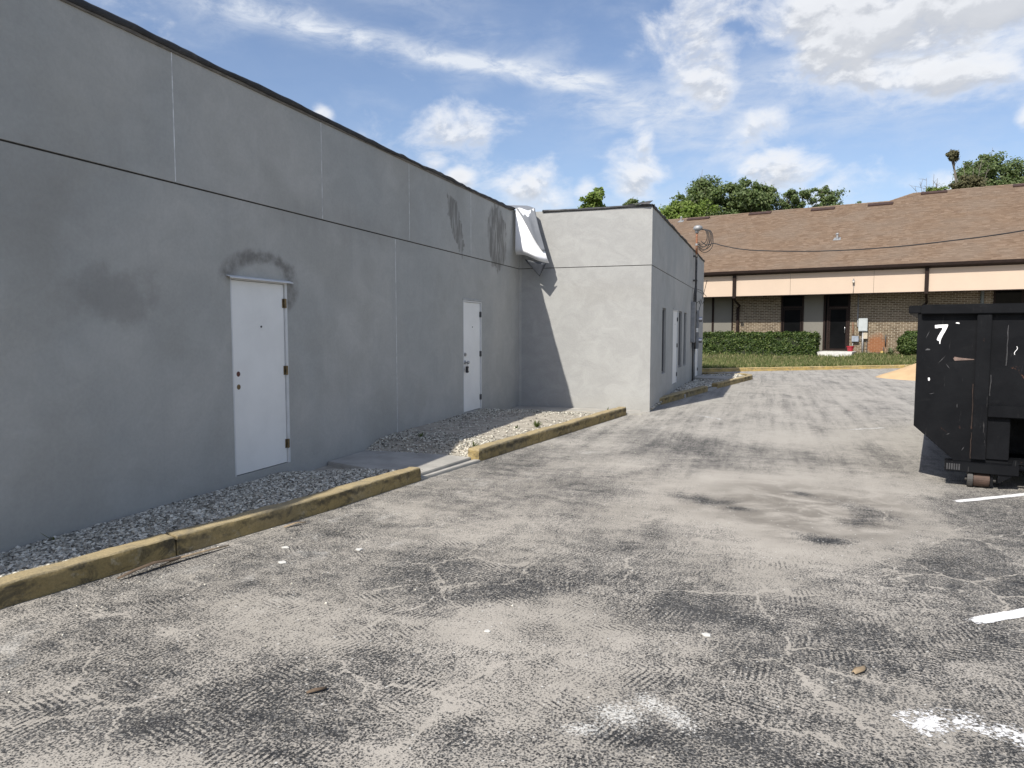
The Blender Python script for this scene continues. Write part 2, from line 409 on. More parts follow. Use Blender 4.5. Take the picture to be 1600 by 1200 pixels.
    pl = n.mul(n.mul(n.sm(n.noise(n.mapping(p, loc=(1, 2, 0), sc=(.9, 1.6, 1)), 1.1, 7, .7, .5), .64, .76), .55), n.sm(y, 7, 11))
    col = n.mix(n.math('MAXIMUM', n.math('MAXIMUM', wash, pl), n.math('MAXIMUM', crumb, spill)), col, (.58, .57, .53))
    n.put(b.inputs['Base Color'], col)
    n.put(b.inputs['Roughness'], n.sm(mask, 0, 1, .80, .97))
    bp = n.new('ShaderNodeBump'); bp.inputs['Distance'].default_value = .010
    n.put(bp.inputs['Strength'], n.sm(mask, 0, 1, .75, .22)); n.put(bp.inputs['Height'], n.add(h, n.mul(n.noise(p, 190, 2, .5), .15)))
    n.put(b.inputs['Normal'], bp.outputs[0])
    return m

def m_curb(name, base, dark, pale):
    m, n, b = mat(name, 0.9, 0, 0.25)
    p = n.pos(); nz = n.noise(p, 3.0, 7, .65, .4)
    c = n.mix(n.sm(nz, .35, .68), tuple(v * .82 for v in base), tuple(v * 1.15 for v in base))
    wear = n.sm(n.noise(p, 9, 8, .7, .3), .55, .70)
    c = n.mix(n.mul(wear, .55), c, pale)
    grime = n.sm(n.noise(n.mapping(p, sc=(1, 1, 1.5)), 4.5, 8, .74, .9), .48, .66)
    c = n.mix(n.mul(grime, .86), c, dark)
    c = n.mix(n.mul(n.sm(n.noise(p, 1.3, 5, .6), .45, .65), .35), c, (.26, .215, .14))
    zz = n.sep(p)[2]
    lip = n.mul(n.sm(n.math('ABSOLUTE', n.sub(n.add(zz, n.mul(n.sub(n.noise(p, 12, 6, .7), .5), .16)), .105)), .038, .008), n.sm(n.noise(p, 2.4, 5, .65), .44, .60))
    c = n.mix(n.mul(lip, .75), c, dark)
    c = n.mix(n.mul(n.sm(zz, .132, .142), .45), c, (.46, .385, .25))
    c = n.mix(n.sm(n.noise(p, 60, 4, .6), .3, .75), n.hsv(c, .88), n.hsv(c, 1.1))
    n.put(b.inputs['Base Color'], c)
    n.put(b.inputs['Normal'], n.bump(n.add(n.noise(p, 45, 6, .7), n.mul(nz, 1.5)), .55, .012))
    return m

def m_paint():
    m, n, b = mat('worn_white_paint', 0.8, 0, 0.3)
    p = n.pos()
    tr = n.new('ShaderNodeBsdfTransparent'); mx = n.new('ShaderNodeMixShader')
    wv = n.add(n.mul(n.noise(p, 55, 5, .72), .65), n.mul(n.noise(p, 7, 5, .6), .5))
    edge = n.new('ShaderNodeAttribute'); edge.attribute_name = 'edge'
    f = n.sm(n.add(wv, n.mul(edge.outputs['Fac'], .55)), .74, .84)
    c = n.mix(n.sm(n.noise(p, 20, 5, .6), .3, .7), (.62, .615, .60), (.80, .80, .79))
    n.put(b.inputs['Base Color'], c)
    n.l.new(f, mx.inputs[0]); n.l.new(tr.outputs[0], mx.inputs[1]); n.l.new(b.outputs[0], mx.inputs[2])
    n.l.new(mx.outputs[0], n.n['Material Output'].inputs[0])
    return m

def m_island(name, cols, rough=0.85, trans=0.0, big=None):
    """each loose piece (stone, leaf, brick, shingle) takes its own tone"""
    m, n, b = mat(name, rough, 0, 0.3)
    r = n.island()
    ramp = n.new('ShaderNodeValToRGB'); n.l.new(r, ramp.inputs[0])
    e = ramp.color_ramp.elements
    for i, (t, c) in enumerate(cols):
        el_ = e[i] if i < 2 else e.new(t)
        el_.position = t; el_.color = (*c, 1)
    c = ramp.outputs[0]
    if big: c = n.mix(n.mul(n.sm(n.noise(n.pos(), big[0], 5, .6), .38, .68), big[2]), c, big[1])
    n.put(b.inputs['Base Color'], c)
    if trans:
        t = n.new('ShaderNodeBsdfTranslucent'); mx = n.new('ShaderNodeMixShader'); mx.inputs[0].default_value = trans
        n.put(t.inputs[0], n.mix(1.0, c, (1.3, 1.35, .6), 'MULTIPLY'))
        n.l.new(b.outputs[0], mx.inputs[1]); n.l.new(t.outputs[0], mx.inputs[2])
        n.l.new(mx.outputs[0], n.n['Material Output'].inputs[0])
    return m

STUCCO = m_stucco()
ASPHALT = m_asphalt()
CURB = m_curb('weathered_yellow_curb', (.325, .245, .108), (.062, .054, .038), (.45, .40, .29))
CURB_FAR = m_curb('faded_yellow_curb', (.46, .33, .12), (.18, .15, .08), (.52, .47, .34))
PAINT = m_paint()
CONCRETE = simple('pale_concrete', (.36, .345, .31), .92, var=.14, scale=3, bump=.4, bscale=60, dirt=(.22, .20, .17), dirt_amt=.5)
WHITE_DOOR = simple('white_door_paint', (.80, .79, .755), .5, var=.04, scale=2.0, bump=.06, bscale=30, dirt=(.62, .61, .585), dirt_amt=.25)
WHITE_TRIM = simple('white_trim_paint', (.62, .62, .61), .55, var=.06)
BEAD = simple('joint_filler', (.62, .62, .61), .85, var=.3, scale=9, dirt=(.36, .36, .35), dirt_amt=.8)
JOINT = simple('dark_joint', (.045, .043, .04), .95, var=.3, scale=20)
BRASS = simple('tarnished_brass', (.20, .145, .075), .5, .7, var=.3, scale=40)
DARKSTEEL = simple('dark_steel', (.055, .055, .058), .5, .5, var=.25, scale=30)
CHROME = simple('brushed_steel', (.42, .42, .42), .32, 1.0, var=.15, scale=30)
BLACKHOLE = simple('black_recess', (.02, .018, .016), .9, var=.2)
REDLENS = simple('rusty_bore', (.12, .045, .03), .8, var=.3, scale=40)
ROOFEDGE = simple('black_roof_edge', (.032, .033, .036), .7, .1, var=.35, scale=5, bump=.3, bscale=25, dirt=(.13, .125, .115), dirt_amt=.7)
ROOFTOP = simple('grey_roof_sheet', (.42, .42, .42), .8, var=.1, scale=1)
SOFFWOOD = simple('weathered_board', (.15, .13, .105), .9, var=.3, scale=8, bump=.4)
MEMB = simple('white_roof_membrane', (.80, .81, .83), .42, var=.03, scale=2)
MEMB_BACK = simple('grey_membrane_back', (.19, .20, .215), .6, var=.08, scale=3)
WINFRAME = simple('grey_window_frame', (.15, .15, .155), .6, var=.1)
def glass_mat(name, col, rough=.06, spec=.5):
    m, n, b = mat(name, rough, 0, spec)
    n.put(b.inputs['Base Color'], n.mix(n.sm(n.noise(n.obj(), 1.2, 4), .35, .7), col, tuple(v * 1.5 for v in col)))
    n.put(b.inputs['Normal'], n.bump(n.noise(n.obj(), 1.4, 2), .05, .02))
    return m
DARKGLASS = glass_mat('dark_glass', (.005, .0053, .0056), .08, .045)
BLIND = simple('window_blind_grey', (.13, .128, .12), .6, var=.05)
STONE = m_island('gravel_stone', [(0, (.10, .094, .076)), (.3, (.30, .282, .235)), (.65, (.47, .445, .375)), (1.0, (.74, .71, .61))], .9)
SOIL = simple('sandy_soil', (.36, .325, .265), .97, var=.22, scale=5, bump=.8, bscale=70, dirt=(.20, .18, .15), dirt_amt=.7)

# ================================================================== GROUND
def grid(name, x0, x1, y0, y1, nx, ny, zf, m, warp=None):
    xs = np.linspace(x0, x1, nx); ys = np.linspace(y0, y1, ny)
    X, Y = np.meshgrid(xs, ys); v = []
    for j in range(ny):
        for i in range(nx):
            a, c = X[j, i], Y[j, i]
            if warp: a, c = warp(a, c)
            v.append((a, c, zf(a, c)))
    f = [(j * nx + i, j * nx + i + 1, (j + 1) * nx + i + 1, (j + 1) * nx + i) for j in range(ny - 1) for i in range(nx - 1)]
    return pydata(name, v, f, m, smooth=True)
SOILFAR = simple('dry_grass_ground', (.085, .088, .040), .97, var=.35, scale=.4, dirt=(.19, .165, .11), dirt_amt=.6)
g = pydata('ground', [(-900, -900, -.03), (900, -900, -.03), (900, 1500, -.03), (-900, 1500, -.03)], [(0, 1, 2, 3)], SOILFAR)
tag(g, 'flat grassy land reaching to the horizon behind the buildings', kind='structure')
# the lot: polygon up to the far kerb, gently dished around the old puddle
# far kerb line: through (-0.7, 31.3) and (6.3, 36.6)
FA, FB = Vector((-5.6, 27.6)), Vector((24.0, 50.0))
TRACKS = [([(-4.0, 2.6), (-2.6, 3.35), (-1.4, 3.75), (-.2, 4.25), (.7, 5.1), (1.15, 6.6), (1.2, 8.5)], .26, 1.0),
          ([(-3.4, 1.6), (-2.0, 2.55), (-1.0, 3.05), (0, 3.45), (1.0, 4.3), (2.0, 5.6)], .26, 1.0),
          ([(-4.0, 4.6), (-2.6, 4.75), (-1.3, 5.0), (-.2, 5.6), (.35, 6.8), (.5, 9.0)], .26, .9),
          ([(-2.6, 3.0), (-1.8, 3.9), (-1.0, 5.2), (-.75, 7.2), (-.6, 10)], .24, .8),
          ([(-1.3, 1.9), (-.7, 2.7), (-.45, 3.7), (-.6, 5.0)], .24, .8),
          ([(-3.3, 2.2), (-2.7, 2.9), (-2.2, 3.9), (-1.9, 5.4)], .24, .7)]
def lot_fields(X, Y):
    wx = X + .16 * np.sin(1.7 * Y + 1.1) + .10 * np.sin(3.9 * Y + 2.3 * X); wy = Y + .16 * np.sin(1.9 * X + .5) + .10 * np.sin(4.3 * X - 2.1 * Y)
    def acc(lst):
        o = np.zeros_like(X); c, sn = math.cos(R(14)), math.sin(R(14))
        for a, b_, ra, rb in lst:
            u, v = wx - a, wy - b_
            u, v = (u * c + v * sn) / (ra * 1.1), (v * c - u * sn) / (rb * 1.3)
            o = np.maximum(o, np.exp(-(u * u + v * v)))
        return o
    d = .22 * acc(SAND) - .16 * acc(DARK) - .72 * acc(BARE)
    rr = np.sqrt(((wx - .35) / 1.12) ** 2 + ((wy - 7.35) / 1.45) ** 2)
    d += .13 * np.exp(-((rr - 1) / .14) ** 2) + .06 * np.sin(rr * 26) * np.clip((1.05 - rr) / .25, 0, 1) + .16 * np.exp(-rr ** 4)
    wh = acc(WHITE)
    tm = np.zeros_like(X); tu = np.zeros_like(X); tv = np.zeros_like(X)
    for pts, hw, st in TRACKS:
        # smooth polyline
        P = []
        for k in range(len(pts) - 1):
            for t in np.linspace(0, 1, 12, endpoint=False):
                p0, p1, p2, p3 = (np.array(pts[max(0, min(len(pts) - 1, k + q))]) for q in (-1, 0, 1, 2))
                P.append(.5 * ((2 * p1) + (p2 - p0) * t + (2 * p0 - 5 * p1 + 4 * p2 - p3) * t * t + (3 * p1 - p0 - 3 * p2 + p3) * t ** 3))
        P.append(np.array(pts[-1])); P = np.array(P); L = np.concatenate([[0], np.cumsum(np.linalg.norm(np.diff(P, axis=0), axis=1))])
        best = np.full(X.shape, 9.0); bu = np.zeros_like(X); bv = np.zeros_like(X)
        for k in range(len(P) - 1):
            a = P[k]; e = P[k + 1] - a; el_ = np.linalg.norm(e); e = e / el_
            rx, ry = X - a[0], Y - a[1]; t = np.clip(rx * e[0] + ry * e[1], 0, el_)
            qx, qy = rx - t * e[0], ry - t * e[1]; dd = np.hypot(qx, qy); sgn = np.sign(e[0] * ry - e[1] * rx)
            m_ = dd < best; best[m_] = dd[m_]; bu[m_] = (sgn * dd)[m_]; bv[m_] = (L[k] + t)[m_]
        for off in (-.24, .24) if st > .85 else (0,):      # dual tyres
            w_ = st * np.clip((hw - np.abs(bu - off)) / .05, 0, 1) * np.clip(bv / .5, 0, 1) * np.clip((L[-1] - bv) / .5, 0, 1)
            m_ = w_ > tm; tm[m_] = w_[m_]; tu[m_] = ((bu - off) / hw)[m_]; tv[m_] = bv[m_]
    return d, wh, tm, tu, tv
gx = np.linspace(-5.3, 3.4, 218); gy = np.linspace(1.0, 14.0, 326)
GX, GY = np.meshgrid(gx, gy); nxg, nyg = len(gx), len(gy)
fd, fw_, ftm, ftu, ftv = lot_fields(GX, GY)
fsilt = np.exp(-(np.hypot((GX + .1 * np.sin(3 * GY) - .38) / 1.0, (GY + .12 * np.sin(2.7 * GX) - 7.25) / 1.25)) ** 5)
rim = np.clip(np.minimum(np.minimum(GX + 5.3, 3.4 - GX) / .8, np.minimum(GY - 1.0, 14 - GY) / 1.0), 0, 1)
ii = (np.arange(nyg - 1)[:, None] * nxg + np.arange(nxg - 1)[None]).ravel()
LV = [(a, c, 0.0) for a, c in zip(GX.ravel(), GY.ravel())]
LF = [(q, q + 1, q + nxg + 1, q + nxg) for q in ii.tolist()]
k0 = len(LV)
LV += [(-5.3, -40, 0), (60, -40, 0), (60, 1.0, 0), (-5.3, 1.0, 0), (3.4, 1.0, 0), (60, 14, 0), (3.4, 14, 0), (-5.3, 14, 0), (60, 50, 0), (FB.x, FB.y, 0), (FA.x, FA.y, 0), (-5.3, 27.0, 0)]
LF += [(k0, k0 + 1, k0 + 2, k0 + 4, k0 + 3), (k0 + 4, k0 + 2, k0 + 5, k0 + 6), (k0 + 7, k0 + 6, k0 + 5, k0 + 8, k0 + 9, k0 + 10, k0 + 11)]
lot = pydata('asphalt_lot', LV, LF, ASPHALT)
for nm_, fld in (('dust', fd * rim), ('white', fw_ * rim), ('tread', ftm * rim), ('silt', fsilt * rim), ('tread_u', ftu), ('tread_v', ftv)):
    at = lot.data.attributes.new(nm_, 'FLOAT', 'POINT'); at.data.foreach_set('value', np.concatenate([fld.ravel(), np.zeros(len(LV) - k0)]).astype(np.float32))
tag(lot, 'cracked dark asphalt parking lot dusted with pale sand', kind='structure')

def stripe(name, pts, width, ew=.35, label=None):
    """paint strip along pts with ragged ends; attribute edge is high inside, low at the rim"""
    n = len(pts); v = []; f = []; e = []
    for i, (px, py) in enumerate(pts):
        a = Vector(pts[max(i - 1, 0)]); c = Vector(pts[min(i + 1, n - 1)]); d = (c - a).normalized(); nn = Vector((-d.y, d.x))
        t = i / (n - 1); endf = min(1, min(t, 1 - t) * 22 + .0)
        for k, (o, val) in enumerate(((-.5, 0), (-.36, .8), (0, 1.0), (.36, .8), (.5, 0))):
            q = Vector((px, py)) + nn * width * o
            v.append((q.x, q.y, .005)); e.append(val * endf)
    for i in range(n - 1):
        for k in range(4): f.append((i * 5 + k, i * 5 + k + 1, (i + 1) * 5 + k + 1, (i + 1) * 5 + k))
    o = pydata(name, v, f, PAINT, lot)
    at = o.data.attributes.new('edge', 'FLOAT', 'POINT'); at.data.foreach_set('value', [q * ew for q in e])
    if label: o['label'] = label
    return o
def seg(p, q, n=24): return [(p[0] + (q[0] - p[0]) * i / (n - 1), p[1] + (q[1] - p[1]) * i / (n - 1)) for i in range(n)]
stripe('painted_line', seg((1.69, 7.92), (5.4, 10.87), 60), .105, .8)
stripe('painted_line', seg((1.07, 4.61), (5.0, 7.75), 60), .11, .86)
cur = [(.56 + .52 * t, 3.30 + .17 * math.sin(t * 2.2) - .10 * t * t, ) for t in np.linspace(0, 1.25, 40)]
stripe('painted_line', cur, .27, .40, 'worn curving smear of white paint')
stripe('painted_line', seg((-1.35, 14.6), (-.75, 14.0), 16), .14, .36)
stripe('painted_line', seg((1.25, 13.2), (2.0, 13.8), 16), .10, .40)

# concrete aprons and pads
def slab(name, outline, z0, z1, label):
    mb = MB(); n = len(outline)
    mb.prism(outline, 'z', z0, z1)
    o = mb.build(name, CONCRETE, None, bevel=.008)
    return tag(o, label, kind='structure')
slab('concrete_pad', [(-5.07, 7.55), (-5.07, 8.62), (-3.52, 8.42), (-3.66, 7.2), (-4.0, 7.2)], -.06, .058, 'grey concrete pad between the two yellow curbs at the wall')
slab('concrete_lip', [(-3.60, 7.16), (-3.66, 7.17), (-3.50, 8.44), (-3.40, 8.44)], -.05, .030, 'narrow pale concrete lip bridging the gap between the curbs')
slab('concrete_apron', [(-5.07, 13.75), (-5.07, 14.835), (-2.45, 14.835), (-2.30, 14.25), (-2.62, 14.15), (-3.2, 13.9)], -.06, .035, 'pale concrete apron at the foot of the sunlit wall')
slab('concrete_pad', [(-2.24, 24.5), (-2.24, 26.0), (-.98, 25.2), (-1.3, 24.2)], -.06, .125, 'thin concrete pad among gravel outside the far white door')
slab('concrete_lip', [(-2.24, 18.2), (-2.24, 19.8), (-1.80, 19.7), (-1.90, 18.2)], -.06, .10, 'small concrete doorstep on the gravel beside the projecting wall')

# ------------------------------------------------------------------ curbs
def sweep_curb(name, paths, height, width, m, label, cat='curb', group=None, seedv=0.0, step=.07):
    """paths: list of polylines for the curb face; the curb body lies to the left (towards the wall)"""
    root = None; objs = []
    prof = [(0, -.05), (0.0, height * .35), (-.002, height * .7), (-.004, height - .012), (-.013, height - .002), (-.05, height), (-width * .6, height), (-width + .018, height - .003), (-width + .003, height - .015), (-width, -.05)]
    for path in paths:
        pts = [Vector((a, c, 0)) for a, c in path]
        # resample
        L = [0]
        for i in range(1, len(pts)): L.append(L[-1] + (pts[i] - pts[i - 1]).length)
        ns = max(3, int(L[-1] / step)); res = []
        for k in range(ns + 1):
            s = L[-1] * k / ns; i = 0
            while i < len(L) - 2 and L[i + 1] < s: i += 1
            t = (s - L[i]) / max(1e-6, L[i + 1] - L[i]); res.append(pts[i].lerp(pts[i + 1], t))
        v = []; f = []; n = len(prof)
        for i, q in enumerate(res):
            d = (res[min(i + 1, ns)] - res[max(i - 1, 0)]).normalized(); nn = Vector((d.y, -d.x, 0))
            for (o, h) in prof:
                pp = q + nn * o + Vector((0, 0, h))
                dz = mnoise.noise(pp * 2.6 + Vector((seedv, 0, 0))) * .010 + mnoise.noise(pp * 9 + Vector((seedv, 3, 0))) * .007
                dn = mnoise.noise(pp * 3.1 + Vector((0, seedv, 9))) * .010 + mnoise.noise(pp * 12) * .006
                e = 0
                if i in (0, ns): e = -.012 * (1 if i else -1) * (h > height * .8)
                pp = pp + nn * (dn if h > 0 else 0) + Vector((0, 0, dz if h > .02 else 0)) + d * e
                v.append(pp)
        for i in range(ns):
            for k in range(n): f.append((i * n + k, i * n + (k + 1) % n, (i + 1) * n + (k + 1) % n, (i + 1) * n + k))
        f += [tuple(range(n)), tuple(ns * n + k for k in range(n))[::-1]]
        objs.append((v, f))
    root = thing(name, label, cat, (*paths[0][0], 0), 0, group)
    off = root.location
    for v, f in objs:
        mb = MB().raw([q - off for q in v], f)
        o = mb.build('curb_segment', m, root, smooth=True); o.data.set_sharp_from_angle(angle=R(38))
    return root
def lerp2(a, b_, t): return (a[0] + (b_[0] - a[0]) * t, a[1] + (b_[1] - a[1]) * t)
A, Bq = (-5.0, -1.6), (-3.60, 7.16)
mid = (-4.085, 4.12)
sweep_curb('concrete_curb', [[A, (-4.30, 2.9), (mid[0] - .001, mid[1] - .006)], [(mid[0] + .001, mid[1] + .006), (-3.80, 5.6), Bq]], .150, .165, CURB,
           'stained yellow curb nearest the camera, broken by one crack', group='yellow curbs along the grey wall')
sweep_curb('concrete_curb', [[(-3.43, 8.45), (-3.0, 11.4), (-2.60, 14.15)]], .165, .17, CURB,
           'yellow curb in front of the sunlit gravel before the projecting wall', group='yellow curbs along the grey wall', seedv=4.2)
sweep_curb('concrete_curb', [[(-2.42, 15.25), (-1.95, 18.0), (-1.52, 20.4)]], .16, .17, CURB,
           'short yellow curb running from the corner of the projecting wall', group='yellow curbs along the grey wall', seedv=8.2)
arc = [(-1.34, 21.6), (-.95, 23.6), (-.50, 25.9)] + [(-.95 + .48 * math.cos(t), 26.25 + .95 * math.sin(t)) for t in np.linspace(-.2, 1.75, 9)] + [(-2.4, 27.6)]
sweep_curb('concrete_curb', [arc], .15, .17, CURB, 'curved yellow curb rounding the far end of the gravel island', group='yellow curbs along the grey wall', seedv=2.7)
slab('concrete_lip', [(-1.52, 20.42), (-1.68, 20.44), (-1.50, 21.6), (-1.34, 21.58)], -.05, .045, 'low concrete drop between the two far yellow curbs')
dirF = (FB - FA).normalized()
fpaths = []
t0 = 0.0
while t0 < 27:
    a = FA + dirF * t0; c = FA + dirF * (t0 + 2.98); fpaths.append([(a.x, a.y), (c.x, c.y)]); t0 += 3.0
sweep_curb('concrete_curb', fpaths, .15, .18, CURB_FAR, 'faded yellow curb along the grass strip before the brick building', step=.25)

# ------------------------------------------------------------------ gravel beds
def curb_x(y):   # back of the near curbs
    if y < 7.9: pts = [(-4.62, .6), (-4.30, 2.9), (-4.085, 4.12), (-3.80, 5.6), (-3.58, 7.4), (-3.5, 7.9)]
    elif y < 15: pts = [(-3.5, 7.9), (-3.43, 8.45), (-3.0, 11.4), (-2.60, 14.15), (-2.5, 15)]
    else: pts = [(-2.42, 15.0), (-1.95, 18.0), (-1.52, 20.4), (-1.34, 21.6), (-.95, 23.6), (-.55, 25.9), (-.9, 27.6)]
    for i in range(len(pts) - 1):
        if y <= pts[i + 1][1]: return pts[i][0] + (pts[i + 1][0] - pts[i][0]) * (y - pts[i][1]) / (pts[i + 1][1] - pts[i][1]) - .15
    return pts[-1][0] - .15
def sst(t, a, b_):
    t = min(1, max(0, (t - a) / (b_ - a))); return t * t * (3 - 2 * t)
def bed_z(x, y):
    cxx = curb_x(y)
    if y < 7.95:
        t = (x + 5.08) / (cxx + 5.08)
        z = .085 + .030 * t + .03 * math.exp(-((y - 5.2) / 1.6) ** 2) * (1 - abs(2 * t - 1))
        z -= .115 * sst(y - .35 * (x + 4.3), 6.7, 7.55) * .75
    elif y < 14.9:
        t = (x + 5.08) / (cxx + 5.08)
        up = sst(y, 8.35, 8.9) * (1 - sst(y, 12.6, 14.0))
        z = .035 + up * (.145 - .045 * t) + .02 * up * math.exp(-((t - .55) / .3) ** 2) * math.exp(-((y - 10.5) / 1.6) ** 2)
    else:
        z = .085 + .03 * math.sin(x * 2 + y * .6)
    z += mnoise.noise(Vector((x * 2.2, y * 2.2, 0))) * .018
    return z
def bed(name, y0, y1, xw, m, label):
    ny = int((y1 - y0) / .12) + 1; nx = 18; v = []; f = []
    for j in range(ny):
        y = y0 + (y1 - y0) * j / (ny - 1)
        for i in range(nx):
            x = xw + (curb_x(y) - xw) * i / (nx - 1); v.append((x, y, bed_z(x, y)))
    f = [(j * nx + i, j * nx + i + 1, (j + 1) * nx + i + 1, (j + 1) * nx + i) for j in range(ny - 1) for i in range(nx - 1)]
    return tag(pydata(name, v, f, m, smooth=True), label, kind='structure')
bed('gravel_bed', .6, 7.6, -5.08, SOIL, 'soil under the gravel between the near curb and the wall')
bed('gravel_bed', 8.4, 14.2, -5.08, SOIL, 'sandy soil under the gravel beside the second curb')
bed('gravel_bed', 14.93, 27.5, -2.25, SOIL, 'soil under the gravel along the projecting wall')

_b = bmesh.new(); bmesh.ops.create_icosphere(_b, subdivisions=1, radius=1.0)
_b.verts.ensure_lookup_table()
ICO_V = np.array([v.co[:] for v in _b.verts], np.float32); ICO_F = np.array([[v.index for v in q.verts] for q in _b.faces], np.int32); _b.free()
def stones(name, P, sizes, m, label, flat=.62, parent=None):
    N = len(P); nv = len(ICO_V)
    V = np.repeat(ICO_V[None], N, 0) * (1 + RNG.normal(0, .17, (N, nv, 1)))
    sc = sizes[:, None] * np.stack([RNG.uniform(.8, 1.35, N), RNG.uniform(.65, 1.05, N), RNG.uniform(flat * .7, flat * 1.2, N)], 1)
    V = V * sc[:, None, :]
    ax = RNG.uniform(-.45, .45, N); az_ = RNG.uniform(0, 6.283, N)
    ca, sa = np.cos(ax)[:, None], np.sin(ax)[:, None]
    y_, z_ = V[..., 1] * ca - V[..., 2] * sa, V[..., 1] * sa + V[..., 2] * ca
    cz, sz = np.cos(az_)[:, None], np.sin(az_)[:, None]
    x2, y2 = V[..., 0] * cz - y_ * sz, V[..., 0] * sz + y_ * cz
    V = np.stack([x2, y2, z_], -1) + np.asarray(P)[:, None, :]
    F = (ICO_F[None] + (np.arange(N) * nv)[:, None, None]).reshape(-1, 3)
    o = np_mesh(name, V.reshape(-1, 3), F, m, parent)
    return tag(o, label, kind='stuff')
def scatter(n, y0, y1, xw, keep=None, lift=(.0, .012)):
    out = []
    while len(out) < n:
        y = random.uniform(y0, y1); c = curb_x(y); x = random.uniform(xw + .015, c - .01)
        if keep is not None and random.random() > keep(x, y, (x - xw) / (c - xw)): continue
        out.append((x, y, bed_z(x, y) + random.uniform(*lift)))
    return np.array(out, np.float32)
def keep1(x, y, t): return 1 - sst(y - .35 * (x + 4.3), 6.9, 7.5)
P = scatter(24000, 1.6, 7.7, -5.08, keep1)
stones('gravel', P, RNG.uniform(.006, .0145, len(P)) * RNG.choice([1, 1, 1, 1.6], len(P)), STONE, 'pale grey crushed stone between the near curb and the wall')
def keep2(x, y, t):
    edge = math.exp(-((y - 8.9) / .55) ** 2)
    wall = math.exp(-(t / .30) ** 2) * sst(y, 10, 12)
    low = math.exp(-((y - 13.2) / .8) ** 2)
    a = mnoise.noise(Vector((x * 1.7, y * 1.7, 5)))
    return max(edge, wall * .8, low * .5, .08 + .25 * a, .25 * sst(t, .8, 1.0))
P = scatter(5600, 8.42, 14.1, -5.08, keep2)
stones('gravel', P, RNG.uniform(.006, .018, len(P)), STONE, 'pale stones on sand beside the second curb')
P = scatter(8500, 15.0, 27.2, -2.25)
stones('gravel', P, RNG.uniform(.016, .042, len(P)), STONE, 'grey stones along the foot of the projecting wall')
# loose chips that rolled onto the asphalt
def loose(n):
    out = []
    while len(out) < n:
        y = random.uniform(1.6, 14); x = curb_x(y) + .15 + abs(random.gauss(0, .9)) + .03
        if x > 2.5: continue
        out.append((x, y, .003))
    return np.array(out, np.float32)
P = loose(420)
stones('loose_chips', P, RNG.uniform(.003, .009, len(P)), STONE, 'small pale stone chips strewn on the asphalt')

# ================================================================== GREY STUCCO BUILDING
XW, YF, XE, YB = -5.08, 14.847, -2.25, 27.2
TOP, JT = 4.19, 2.982
G = 0.010
bld = thing('stucco_building', 'long grey stucco building with white steel doors and a projecting wing', 'building', (0, 0, 0))
def wall_x(name, x, y0, y1, z0, z1, openings=(), th=.16, m=STUCCO, flip=False, parent=bld):
    """slab in the plane x, body towards -x, with rectangular openings (y0,y1,z0,z1)"""
    ys = sorted({y0, y1, *[q for o in openings for q in o[:2]]}); zs = sorted({z0, z1, *[q for o in openings for q in o[2:]]})
    def solid(a, b_, c, d):
        yc, zc = (a + b_) / 2, (c + d) / 2
        return not any(o[0] < yc < o[1] and o[2] < zc < o[3] for o in openings)
    bm = bmesh.new(); cells = {}
    vd = {}
    def vx(y, z):
        k = (round(y, 5), round(z, 5))
        if k not in vd: vd[k] = bm.verts.new((x, y, z))
        return vd[k]
    for i in range(len(ys) - 1):
        for j in range(len(zs) - 1):
            if solid(ys[i], ys[i + 1], zs[j], zs[j + 1]):
                bm.faces.new([vx(ys[i], zs[j]), vx(ys[i + 1], zs[j]), vx(ys[i + 1], zs[j + 1]), vx(ys[i], zs[j + 1])])
    r = bmesh.ops.extrude_face_region(bm, geom=list(bm.faces))
    bmesh.ops.translate(bm, vec=(-th, 0, 0), verts=[e for e in r['geom'] if isinstance(e, bmesh.types.BMVert)])
    bmesh.ops.recalc_face_normals(bm, faces=bm.faces)
    me = bpy.data.meshes.new(name); bm.to_mesh(me); bm.free()
    return link(name, me, m, parent)
D1 = (5.925, 6.83, .175, 2.205); D2 = (11.80, 12.66, .20, 2.205)
Y0W = 1.2
# upper panels, divided by the pale control joints; they stand 9 mm proud of the lower wall
ups = [Y0W, 5.25, 7.54, 9.78, 12.15, YF + .0]
for a, c in zip(ups[:-1], ups[1:]):
    wall_x('wall_panel', XW + .009, a + G / 2, c - G / 2, JT + .014, TOP)
wall_x('wall_panel', XW, Y0W, 9.354 - G / 2, -.1, JT, [D1])
wall_x('wall_panel', XW, 9.354 + G / 2, YF, -.1, JT, [D2])
jb = MB()
for y in ups[1:-1]: jb = MB().box(XW - .02, XW + .0100, y - .005, y + .005, JT + .02, TOP - .01); jb.build('control_joint', BEAD, bld)
MB().box(XW - .02, XW + .0014, 9.354 - .0055, 9.354 + .0055, .1, JT - .004).build('control_joint', BEAD, bld)
MB().box(XW - .05, XW - .006, Y0W, YF, JT - .01, JT + .024).build('expansion_joint', JOINT, bld)
MB().box(XW - 9, XW - .17, Y0W + .17, YB - .02, TOP - .3, TOP - .12).build('roof_slab', ROOFTOP, bld)
MB().box(XW - 9, XW - .161, Y0W, Y0W + .16, -.1, TOP - .01).build('wall_panel', STUCCO, bld)
MB().box(XW - 9.16, XW - 9.001, Y0W, YB + .16, -.1, TOP - .01).build('wall_panel', STUCCO, bld)
